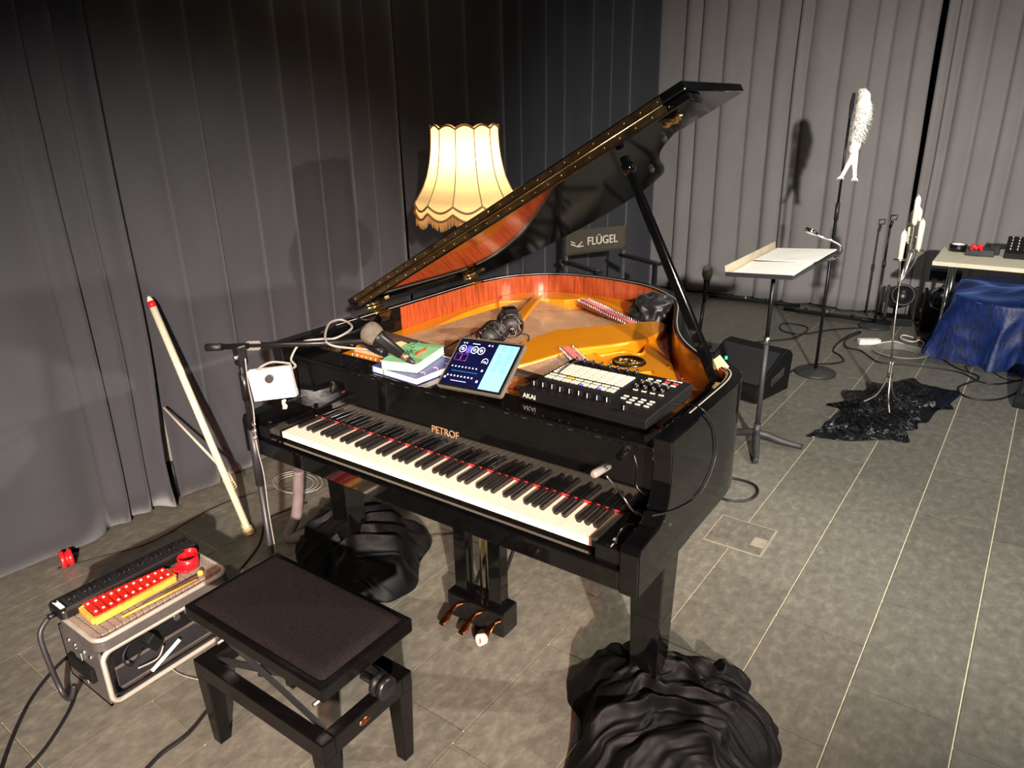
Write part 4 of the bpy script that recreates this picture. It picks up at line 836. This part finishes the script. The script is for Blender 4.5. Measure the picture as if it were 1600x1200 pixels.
cable([(500, 840), (560, 822), (640, 838), (714, 832)], 'black cable passing under the piano to the pedal lyre', r=.004)
cable([(1120, 745), (1150, 748), (1178, 757), (1184, 770), (1170, 781), (1140, 782), (1110, 772)], 'thick black cable loop on the floor beside the piano side', r=.006, z=.007)

# ================================================================ FRINGED FLOOR LAMP
lc = V((-.913, 1.424, 0))
fl_ = thing('floor_lamp', 'lit floor lamp with a scalloped parchment shade and gold fringe', 'lamp', tuple(lc))
NP = 12
SH = [(.255, 1.335), (.248, 1.345), (.215, 1.395), (.190, 1.45), (.174, 1.51), (.164, 1.575), (.160, 1.64), (.160, 1.668)]
def shade_r(z):
    for (r0, z0), (r1, z1) in zip(SH, SH[1:]):
        if z0 <= z <= z1: return r0 + (r1 - r0) * (z - z0) / (z1 - z0)
    return SH[0][0] if z < SH[0][1] else SH[-1][0]
def sag(u): return abs(math.sin(PI * ((u * NP) % 1)))
A0 = R(-36)
def shf(u, v):
    lob = sag(u); a = 2 * PI * u + A0; zt_ = 1.663 + .016 * lob; zb = 1.330 - .030 * lob; z = zb + (zt_ - zb) * v; r = shade_r(z) * (1 - .045 * (1 - lob ** .5) * 0 - .03 * lob * (1 - .2))
    return lc + V((math.cos(a) * r, math.sin(a) * r, z))
MB().grid(shf, NP * 12, 26, closed=True).build('shade', M['shade'], fl_)
def ringpath(off, low, dr=0): return [lc + V((math.cos(2 * PI * u + A0) * (shade_r(z) * (1 - .03 * sag(u) * .8) + .003 + dr), math.sin(2 * PI * u + A0) * (shade_r(z) * (1 - .03 * sag(u) * .8) + .003 + dr), z)) for u in [k / 144 for k in range(144)] for z in [low(u)]]
MB().tube(ringpath(0, lambda u: 1.333 - .030 * sag(u)), .0048, 6, closed=True).build('lower_braid', M['braid'], fl_)
MB().tube(ringpath(0, lambda u: 1.300 - .034 * sag(u), .003), .0048, 6, closed=True).build('fringe_braid', M['braid'], fl_)
MB().tube(ringpath(0, lambda u: 1.662 + .016 * sag(u)), .0040, 6, closed=True).build('upper_braid', M['braid'], fl_)
def skirt(u, v):
    a = 2 * PI * u + A0; z = 1.330 - .030 * sag(u) - .032 * v; r = .252 * (1 - .03 * sag(u) * .8); return lc + V((math.cos(a) * r, math.sin(a) * r, z))
MB().grid(skirt, 144, 2, closed=True).build('skirt', M['shade'], fl_)
q = MB()
for k in range(260):
    u = k / 260; a = 2 * PI * u + A0; r = .253 * (1 - .03 * sag(u) * .8); z0 = 1.302 - .034 * sag(u); c = lc + V((math.cos(a) * r, math.sin(a) * r, 0)); q.tube([c + V((0, 0, z0)), c + V((rnd.uniform(-.002, .002), rnd.uniform(-.002, .002), z0 - .045 - rnd.uniform(0, .006)))], [.0028, .0022], 4)
q.build('fringe', M['fringe'], fl_, kind='stuff')
for k in range(NP):
    a = 2 * PI * k / NP + A0; MB().tube([lc + V((math.cos(a) * (shade_r(z) + .002), math.sin(a) * (shade_r(z) + .002), z)) for z in [1.333 + .33 * j / 14 for j in range(15)]], .0022, 5).build('shade_rib', M['braid'], fl_)
q = MB()
for k in range(3): a = 2 * PI * k / 3; q.tube([lc + V((0, 0, 1.64)), lc + V((math.cos(a) * .158, math.sin(a) * .158, 1.655))], .002, 5)
q.build('spider_wires', M['brass'], fl_)
MB().lathe([(.15, 0), (.15, .018), (.06, .03), (.016, .05), (.014, .5), (.018, .52), (.012, .54), (.012, 1.40), (.02, 1.41), (.02, 1.46)], tuple(lc), 24).build('stem', M['brassdark'], fl_)
MB().ball(lc + V((0, 0, 1.505)), .032, 16, (1, 1, 1.25)).build('bulb', M['bulb'], fl_); MB().lathe([(0, .03), (.006, .028), (.004, .018), (.009, .010), (.005, 0)], (lc.x, lc.y, 1.66), 12).build('finial', M['brass'], fl_)
l = bpy.data.lights.new('lamp_bulb_light', 'POINT'); l.energy = 13; l.color = (1, .84, .60); l.shadow_soft_size = .035; o = bpy.data.objects.new('lamp_bulb_light', l); C.objects.link(o); o.location = (lc.x, lc.y, 1.53)

# ================================================================ DIRECTOR'S CHAIR
ch = thing('directors_chair', 'black folding director chair with a printed canvas back', 'chair', (-1.20, 3.47, 0), (0, 0, R(63)))
for s in (-1, 1):
    x = s * .265
    MB().b2((x - .012, .19, .02), (x + .012, .225, .90)).build('back_post', M['postpaint'], ch, local=True, bevel=.002)
    MB().b2((x - .012, -.215, .40), (x + .012, -.18, .645)).build('front_post', M['chairwood'], ch, local=True, bevel=.002)
    MB().b2((x - .026, -.25, .645), (x + .026, .235, .668)).build('armrest', M['chairwood'], ch, local=True, bevel=.004)
    MB().b2((x - .014, -.24, .40), (x + .014, .235, .432)).build('seat_rail', M['chairwood'], ch, local=True, bevel=.002)
    MB().b2((x - .014, -.24, .0), (x + .014, .235, .03)).build('foot_rail', M['chairwood'], ch, local=True, bevel=.002)
    MB().cyl((x, .207, .665), (x, .207, .682), .018, n=12).build('post_collar', M['steel'], ch, local=True)
for y in (-.19, .17):
    for s in (-1, 1): MB().beam((-s * .25, y + .01 * s, .02), (s * .25, y + .01 * s, .41), .018, .034, (0, 1, 0)).build('cross_leg', M['chairwood'], ch, local=True)
MB().add([(-.262, -.22, .425), (.262, -.22, .425), (.262, .21, .425), (-.262, .21, .425), (0, -.22, .405), (0, .21, .405)], [(0, 4, 5, 3), (4, 1, 2, 5)], True).build('seat_canvas', M['canvas'], ch, local=True, solid=.004)
def bk(u, v): return V((-.278 + .556 * u, .205 - .018 - .012 * math.sin(PI * u) * -1, .705 + .185 * v))
bc = MB().grid(bk, 16, 6); bco = bc.build('back_canvas', M['canvas'], ch, local=True, solid=.004)
text('FLÜGEL', .088, M['cream'], bco, frame((.055, .172 + .022, .79), (1, 0, 0), (0, 0, 1)) if False else frame((.055, .190, .795), (1, 0, 0), (0, 0, 1)), sx=.95, extrude=.004, local=True)
q = MB()
for P in ([(-.235, .79), (-.17, .765), (-.13, .80)], [(-.17, .765), (-.115, .765)], [(-.235, .81), (-.19, .79)]): q.tube([V((x, .192, z_)) for x, z_ in P], .0055, 6)
q.build('wing_mark', M['cream'], bco, local=True)

# ================================================================ MUSIC STAND
mb0 = V((.325, 2.31, 0)); ms = thing('music_stand', 'grey music stand with a wide tray holding sheet music', 'music stand', tuple(mb0))
for a in (R(20), R(-72), R(170)):
    MB().tube([mb0 + V((0, 0, .075)), mb0 + V((.05 * math.cos(a), .05 * math.sin(a), .068)), mb0 + V((.13 * math.cos(a), .13 * math.sin(a), .040)), mb0 + V((.24 * math.cos(a), .24 * math.sin(a), .016))], [.020, .020, .019, .014], 10, sub=5).build('leg', M['greypaint'], ms)
MB().cyl(mb0 + V((0, 0, .05)), mb0 + V((0, 0, .13)), .02, n=16).build('hub', M['greypaint'], ms); MB().cyl(mb0 + V((0, 0, .10)), mb0 + V((0, 0, .60)), .0135, n=14).build('lower_tube', M['greypaint'], ms); MB().cyl(mb0 + V((0, 0, .58)), mb0 + V((0, 0, .62)), .016, n=14).build('clutch', M['steel'], ms)
MB().cyl(mb0 + V((0, 0, .60)), mb0 + V((0, 0, .965)), .0105, n=14).build('upper_tube', M['iron'], ms)
FD = Matrix.LocRotScale(V((.339, 2.411, .986)), Euler((.123, -.094, -.216)), None)
inF(MB().box((0, 0, -.004), (.36, .50, .006)), FD).build('desk', M['greypaint'], ms, bevel=.001); inF(MB().box((-.18, 0, .020), (.004, .50, .052)), FD).build('lip', mat('lit_grey_lip_paint', '#a89c84', .5), ms, bevel=.001); inF(MB().box((0, -.25, .004), (.36, .004, .022)), FD).build('desk_edge', M['greypaint'], ms); inF(MB().box((.0, .0, -.02), (.10, .10, .03)), FD).build('tilt_bracket', M['iron'], ms)  # lip: grey stand paint turned beige, the light on it is in the colour
pp = tuple(FD @ V((0, 0, 0)))
for k, (lb, cx_, cy_, rz_, w_, h_) in enumerate((('open white music sheets on the tray lip side of the music stand', -.01, -.118, .02, .235, .325), ('second stack of white music sheets on the music stand tray', -.005, .122, -.02, .235, .325))):
    q = MB()
    for j in range(3): q.box((cx_ + .004 * j, cy_, .0012 + .002 * j + .007 * k), (h_ if k == 0 else h_, w_, .0016), Euler((0, 0, rz_ + .02 * j)))
    o = inF(q, FD); ob = MB(); ob.v = o.v; ob.f = o.f; ob.sm = o.sm; tag(ob.build('music_sheets', M['paper']), lb, 'sheet music')
slp = thing('stand_light', 'chrome gooseneck reading lamp clipped to the music stand', 'lamp', tuple(FD @ V((.17, .2, 0))))
g = V((.56, 2.55)); MB().tube([D(1297, 408, *g), D(1312, 398, *g), D(1314, 385, *g), D(1300, 376, *g), D(1285, 371, *g), D(1276, 366, *g)], .005, 8, sub=6).build('gooseneck', M['chrome'], slp); MB().tube([D(1278, 367, *g), D(1268, 362, *g), D(1258, 358, *g)], [.008, .016, .012], 12).build('lamp_head', M['chrome'], slp); MB().tube([D(1288, 404, *g), D(1302, 404, *g)], .014, 10).build('clip', M['steel'], slp)

# ================================================================ ROUND-BASE STANDS
def round_stand(label, c, r, h, top):
    t = thing('round_base_stand', label, 'microphone stand', (c[0], c[1], 0), group=None)
    MB().lathe([(0, 0), (r, 0), (r, .012), (r - .006, .018), (.03, .026), (.014, .034), (0, .034)], (c[0], c[1], 0), 40).build('base', M['greypaint'], t); MB().cyl((c[0], c[1], .03), (c[0], c[1], h * .62), .0105, n=14).build('lower_tube', M['iron'], t); MB().cyl((c[0], c[1], h * .60), (c[0], c[1], h * .66), .014, n=14).build('clutch', M['dull'], t); MB().cyl((c[0], c[1], h * .62), (c[0], c[1], h), .0078, n=12).build('upper_tube', M['iron'], t); return t
s1 = (.30, 3.68); t1 = round_stand('tall round-base stand carrying the white feathered puppet', s1, .135, 1.74, 0)
s2 = (.42, 5.10); t2 = round_stand('short round-base stand with an empty microphone clip near the curtain', s2, .12, .84, 0)
q = MB().tube([V((s2[0], s2[1], .82)), V((s2[0] + .01, s2[1], .87))], .012, 10); q.build('clip_neck', M['plastic'], t2)
c = V((s2[0] + .015, s2[1], .895)); q = MB().tube([c + V((x, 0, z_)) for x, z_ in ((-.022, -.02), (.022, -.012), (.026, .022), (-.02, .018))], .006, 6, closed=True); q.build('clip', M['plastic'], t2)
# feathered puppet
dp = lambda u, v: D(u, v, *s1)
pu = thing('feathered_puppet', 'white feathered puppet with two dangling legs hung on the tall stand', 'puppet', tuple(dp(1330, 272)))
off = V((.02, -.02, 0))
q = MB().tube([dp(1343, 140), dp(1345, 150), dp(1345, 165), dp(1344, 180), dp(1340, 195), dp(1336, 208), dp(1332, 225), dp(1329, 240)], [.012, .035, .045, .048, .04, .034, .032, .026], 14, sub=4); q.v = [x + off + V((noise.noise(x * 40) * .010, noise.noise(x * 40 + V((5, 5, 5))) * .01, 0)) for x in q.v]; q.build('body', M['fur'], pu)
rr = random.Random(5); q = MB()
for k in range(900):
    t = rr.random(); cc = [(1343, 138), (1346, 160), (1345, 180), (1338, 200), (1335, 215)]; i = min(int(t * 4), 3); f = t * 4 - i; u_ = cc[i][0] + (cc[i + 1][0] - cc[i][0]) * f; v_ = cc[i][1] + (cc[i + 1][1] - cc[i][1]) * f; p = dp(u_, v_) + off
    a = rr.uniform(0, 6.28); dr = V((math.cos(a), math.sin(a), rr.uniform(-.6, .4))).normalized(); r0 = (.012, .034, .040, .032, .028)[i]; L_ = rr.uniform(.018, .034); b0 = p + dr * r0; sd = dr.cross(V((0, 0, 1))).normalized() * .005
    tip = b0 + dr * L_ + V((0, 0, -.012)); q.add([b0 - sd, b0 + sd, (b0 + tip) / 2 + sd * 1.2, tip, (b0 + tip) / 2 - sd * 1.2], [(0, 1, 2, 3, 4)])
q.build('feathers', M['fur'], pu, kind='stuff')
for pts in (((1330, 238), (1326, 248), (1320, 258), (1316, 266), (1312, 273)), ((1331, 238), (1331, 250), (1331, 260), (1331, 268), (1331, 275))):
    lg = MB().tube([dp(*x) + off for x in pts], [.024, .020, .016, .013, .014], 10, sub=4).build('dangling_leg', M['fur'], pu)
    e = dp(*pts[-1]) + off; d_ = (e - (dp(*pts[-2]) + off)).normalized()
    for k in (-1, 0, 1): MB().tube([e, e + d_ * .022 + V((.014 * k, .004 * k, 0)), e + d_ * .030 + V((.018 * k, .004 * k, 0))], [.008, .006, .002], 7).build('toe', M['fur'], lg)
MB().tube([dp(1335, 145), dp(1331, 165), dp(1327, 190)], [.010, .014, .006], 8, sub=4).build('dark_backing', M['felt'], pu)
# microphone on the short stand behind the piano
b1 = (-.617, 3.85); t3 = thing('floor_microphone', 'microphone with a mesh head on a low stand behind the piano', 'microphone', (b1[0], b1[1], 0)); d1 = lambda u, v: D(u, v, *b1)
MB().cyl((b1[0], b1[1], 0), tuple(d1(1100, 470)), .013, n=12).build('pole', M['iron'], t3); MB().lathe([(0, 0), (.11, 0), (.11, .015), (.02, .025), (0, .025)], (b1[0], b1[1], 0), 28).build('base', M['iron'], t3); MB().tube([d1(1100, 472), d1(1102, 455), d1(1104, 442), d1(1105, 435)], [.014, .018, .022, .027], 14).build('body', M['plastic'], t3); MB().tube([d1(1105, 436), d1(1105, 430), d1(1106, 420), d1(1106, 416)], [.028, .038, .036, .024], 16).build('grille', M['meshball'], t3)

# ================================================================ FLOOR MONITORS
def wedge(label, F_, bdir, wd, dp_, h, m=None):
    bd = V((bdir[0], bdir[1], 0)).normalized(); sd = V((-bd.y, bd.x, 0)); t = thing('monitor_wedge', label, 'speaker', (F_[0], F_[1], 0)); O = V((F_[0], F_[1], 0))
    pr_ = [(0, .0), (dp_, 0), (dp_ + .02, h * .85), (dp_ - .02, h), (dp_ * .75, h * .97), (.03, h * .36), (0, h * .22)]
    f = lambda x, y, z: O + bd * x + sd * z + V((0, 0, y))
    q = MB(); q.prism(pr_, 0, wd, f=f); q.f = [g_[::-1] for g_ in q.f]; q.build('cabinet', M['plasticm'], t, bevel=.005)
    a, b_ = V((.03, h * .36)), V((dp_ * .75, h * .97)); n_ = V((-(b_ - a).y, (b_ - a).x)).normalized() * .006
    q = MB(); q.add([f(a.x + n_.x + (b_.x - a.x) * i, a.y + n_.y + (b_.y - a.y) * i, z) for i in (.04, .96) for z in (.02, wd - .02)] , [(0, 2, 3, 1)]); q.build('grille', M['grille'], t, solid=.006)
    q = MB(); q.beam(f(dp_ * .45, h * .36, -.004), f(dp_ * .75, h * .50, -.004), .012, .02); q.build('handle_bar', M['greypaint'], t); q = MB(); q.prism([(dp_ * .42, h * .26), (dp_ * .80, h * .42), (dp_ * .80, h * .62), (dp_ * .42, h * .44)], -.002, .001, f=f); q.build('handle_recess', M['felt'], t)
    return t
wedge('black floor monitor wedge between the piano and the music stand', (.139, 2.892), (.09, .40), .44, .40, .27)
wedge('dark floor monitor wedge on the tiles beyond the black sequinned cloth, by the blue velvet', (1.88, 3.62), (.12, .9), .44, .40, .20)

# ================================================================ CANDELABRA AND CANDLES
cb = V((.81, 3.25, 0)); dc = lambda u, v, dx=0, dy=0: D(u, v, cb.x + dx, cb.y + dy)
cn = thing('candelabra', 'tall slender silver candelabra on three curved legs', 'candelabra', tuple(cb))
MB().tube([cb + V((0, 0, .22)), dc(1397, 510), dc(1406, 440)], .0065, 10).build('stem', M['silver'], cn)
for u, v in ((1336, 632), (1391, 657), (1414, 633)):
    p = W(u, v, .006); d_ = (p - cb); MB().tube([cb + d_ * .06 + V((0, 0, .30)), cb + d_ * .08 + V((0, 0, .20)), cb + d_ * .30 + V((0, 0, .09)), cb + d_ * .65 + V((0, 0, .035)), p + V((0, 0, .002))], .0062, 8, sub=6).build('leg', M['silver'], cn)
MB().cyl(cb + V((0, 0, .20)), cb + V((0, 0, .235)), .016, n=12).build('leg_collar', M['silver'], cn)
cand = [((1406, 405), (1411, 358), (-.02, -.06)), ((1419, 378), (1421, 327), (-.03, .05)), ((1428, 350), (1431, 304), (.0, .0)), ((1430, 370), (1438, 323), (.05, .05)), ((1434, 390), (1439, 341), (.06, -.04))]
for k, ((u0, v0), (u1, v1), (dx, dy)) in enumerate(cand):
    a = dc(u0, v0, dx, dy); top_ = dc(u1, v1, dx, dy); hgt = top_.z - a.z
    MB().tube([dc(1404, 448), dc(1406 + (u0 - 1410) * .3, 432), a + V((0, 0, -.07)) + (cb - a) * V((.25, .25, 0)) if False else V((cb.x + (a.x - cb.x) * .8, cb.y + (a.y - cb.y) * .8, a.z - .07)), a + V((0, 0, -.008))], .0055, 8, sub=6).build('arm', M['silver'], cn)
    MB().lathe([(0, -.010), (.034, -.004), (.036, .0), (.014, .0), (.013, .022), (.011, .022)], tuple(a), 20).build('drip_dish', M['silver'], cn)
    lb = ('white candle on the lowest arm of the candelabra', 'white candle next above the lowest one on the candelabra', 'topmost white candle in the middle of the candelabra', 'white candle half hidden behind the others on the candelabra', 'white candle on the arm facing the table')[k]
    cd_ = thing('candle', lb, 'candle', tuple(a), group='candles in the candelabra'); MB().lathe([(.0, .004), (.0145, .004), (.0155, hgt * .82), (.011, hgt * .92), (.004, hgt * .96), (0, hgt * .96)], tuple(a), 16).build('wax', M['wax'], cd_); MB().tube([a + V((0, 0, hgt * .95)), a + V((0, 0, hgt * .985)), a + V((-.004, 0, hgt))], .0018, 6).build('wick', M['wax'], cd_)

# ================================================================ TABLE AND EQUIPMENT
TZ = .74; c0 = W(1457, 408, TZ); tx0, ty0, ty1, tx1 = c0.x, c0.y, c0.y + .72, c0.x + 1.5
tbl = thing('table', 'cream topped table with slim metal legs over the blue velvet', 'table', ((tx0 + tx1) / 2, (ty0 + ty1) / 2, 0))
MB().b2((tx0, ty0, TZ - .028), (tx1, ty1, TZ)).build('tabletop', M['tabletop'], tbl, bevel=.003)
for x in (tx0 + .09, tx1 - .09):
    for y in (ty0 + .40, ty1 - .05): MB().cyl((x, y, 0), (x, y, TZ - .028), .016, n=14).build('leg', M['chrome'], tbl)
c = W(1496, 392, TZ); t = thing('tape_roll', 'black roll of tape lying on the cream table', 'tape roll', (c.x, c.y, TZ)); MB().lathe([(.042, 0), (.056, 0), (.056, .048), (.042, .048), (.042, 0)], (0, 0, 0), 32).build('tape', M['plastic'], t, local=True); MB().lathe([(.040, .001), (.042, .001), (.042, .049), (.040, .049), (.040, .001)], (0, 0, 0), 32).build('core', M['paper'], t, local=True)
c = W(1530, 400, TZ); bx_ = thing('stage_box', 'small dark box on the table holding red plugs', 'electronic box', (c.x, c.y + .05, TZ)); MB().box((0, 0, .022), (.17, .14, .044)).build('body', M['dull'], bx_, local=True, bevel=.004)
c = W(1525, 391, TZ + .045); q = MB().tube([c + V((-.028, 0, .0)), c + V((-.02, .0, .035)), c + V((0, 0, .012)), c + V((.02, 0, .04)), c + V((.03, 0, 0))], .011, 8, sub=3); tag(q.build('red_plug', M['redplastic']), 'red plastic plug standing on the small dark box', 'plug')
c = W(1555, 400, TZ); MBo = MB().box((c.x - .01, c.y + .06, TZ + .028), (.06, .08, .055)); tag(MBo.build('small_device', M['plastic'], bevel=.004), 'small black device between the dark box and the mixer', 'device')
c = W(1567, 404, TZ); mxr = thing('mixer', 'black audio mixer with rows of silver knobs on the table', 'mixer', (c.x + .17, c.y + .16, TZ)); MB().prism([(-.15, 0), (-.15, .035), (.15, .11), (.15, 0)], -.17, .17, f=lambda x, y, z: V((z, x, y))).build('body', M['plasticm'], mxr, local=True, bevel=.004)
for i in range(8):
    for j in range(5):
        y = -.10 + .05 * j; zz = .035 + (y + .15) * .25; MB().cyl((-.14 + .04 * i, y, zz), (-.14 + .04 * i, y, zz + .016), .008, n=10).build('knob', M['steel'], mxr, local=True)
# spotlights on the floor
def par(label, c, s, rz):
    t = thing('stage_light', label, 'stage light', (c[0], c[1], 0), (0, 0, rz)); X = Euler((R(70), 0, 0)).to_matrix()
    MB().box((0, 0, .03), (.22 * s, .20 * s, .06)).build('base', M['plasticm'], t, local=True, bevel=.006)
    for k in (-1, 1): MB().box((k * .115 * s, 0, .16 * s + .03), (.025, .07 * s, .30 * s)).build('yoke_arm', M['plastic'], t, local=True, bevel=.004)
    MB().lathe([(0, -.11 * s), (.07 * s, -.11 * s), (.095 * s, -.05 * s), (.10 * s, .10 * s), (.085 * s, .11 * s), (.08 * s, .09 * s), (0, .085 * s)], (0, 0, .25 * s), 24, X).build('housing', M['dull'], t, local=True); MB().lathe([(0, .092 * s), (.08 * s, .092 * s), (.08 * s, .098 * s), (0, .10 * s)], (0, 0, .25 * s), 24, X).build('lens', M['plastic'], t, local=True); return t
par('black moving-head stage light on the floor behind the short stand', (.56, 5.33), .92, R(12)); t4 = par('black round stage light on the floor between candelabra and table', (.85, 5.27), .98, R(6))
MB().box((.0, .06, .44), (.22, .10, .08)).build('hanging_bracket', M['plasticm'], t4, local=True, bevel=.005)
# power strip, coils and floor cables by the curtain
c = W(1357, 538); st = thing('power_strip', 'white power strip lying on the floor near the short stand', 'power strip', (c.x, c.y, 0), (0, 0, R(32))); MB().box((0, 0, .022), (.16, .055, .042)).build('body', M['white'], st, local=True, bevel=.005)
for x in (-.045, .0, .045): MB().cyl((x, 0, .043), (x, 0, .0445), .018, n=16).build('socket', M['paper'], st, local=True)
q = MB().tube([W(1375, 536, .012), W(1400, 534, .012), W(1432, 545, .012), W(1443, 535, .016), W(1415, 524, .02), W(1407, 528, .02), W(1425, 534, .02), W(1440, 530, .012)], .006, 7, sub=7); tag(q.build('white_cable', M['wcable']), 'white mains cable looping from the power strip', 'cable')
q = MB(); c = W(1405, 554)
for k in range(5): q.tube([c + V(((.13 + .014 * k) * math.cos(a), (.13 + .012 * k) * math.sin(a), .006 + .006 * k)) for a in [2 * PI * j / 24 for j in range(24)]], .004, 6, closed=True)
tag(q.build('cable_coil', M['greycable']), 'thin wire coil on the floor next to the white cable', 'cable')
c = W(1440, 530, .02); tag(MB().tube([c + V((-.05, .01, 0)), c, c + V((.05, -.01, .01)), c + V((.09, -.02, 0))], [.016, .024, .018, .006], 12, sub=3).build('brown_plug', mat('brown_rubber_plug', '#5a3c2c', .5)), 'brown rubber plug lying by the white cable', 'plug')
cable([(1232, 582), (1262, 570), (1300, 568), (1318, 564), (1312, 555), (1302, 548), (1310, 535), (1330, 522), (1345, 518)], 'black cable curling around the round base of the tall stand', r=.006)
cable([(1345, 520), (1322, 530), (1322, 542), (1345, 548), (1362, 560), (1380, 567), (1440, 572), (1500, 582), (1530, 596), (1560, 600), (1600, 592)], 'long black cable across the tiles behind the candelabra', r=.006)
cable([(1110, 552), (1150, 545), (1180, 535), (1240, 528), (1262, 512), (1225, 505), (1220, 515), (1250, 522), (1300, 515), (1345, 512)], 'black cable looping on the floor behind the monitor wedge', r=.006)
cable([(1470, 560), (1495, 575), (1530, 590), (1498, 605), (1510, 620), (1550, 625), (1585, 615), (1600, 596)], 'dark cable loop in front of the blue velvet', r=.006)
cable([(1515, 582), (1510, 572), (1540, 575), (1570, 592), (1600, 595)], 'thin dark cable beside the blue velvet drape', r=.004)
# folded stands lying along the back curtain
for nm, a, b_, lb in (('folded_tripod', (1108, 462), (1250, 478), 'black folded tripod lying along the hem of the light curtain'), ('folded_tripod', (1225, 482), (1392, 505), 'black folded tripod lying on the floor behind the tall stand')):
    A_, B_ = W(*a, .03), W(*b_, .03); A_.y = min(A_.y, 5.40); B_.y = min(B_.y, 5.38); t = thing(nm, lb, 'tripod', (A_.x, A_.y, 0))
    n_ = (B_ - A_).cross(V((0, 0, 1))).normalized()
    MB().cyl(A_, B_, .019, n=12).build('pole', M['iron'], t)
    for k in (-1, 1): MB().beam(A_ + n_ * .028 * k + (B_ - A_) * .12 + V((0, 0, .012 * k)), B_ + n_ * .022 * k - (B_ - A_) * .25, .022, .022).build('leg', M['iron'], t)
    for f in (.22, .42, .66): MB().ball(A_ + (B_ - A_) * f + V((0, -.02, .024)), .017, 10).build('knob', M['chrome'] if f == .42 else M['plastic'], t)
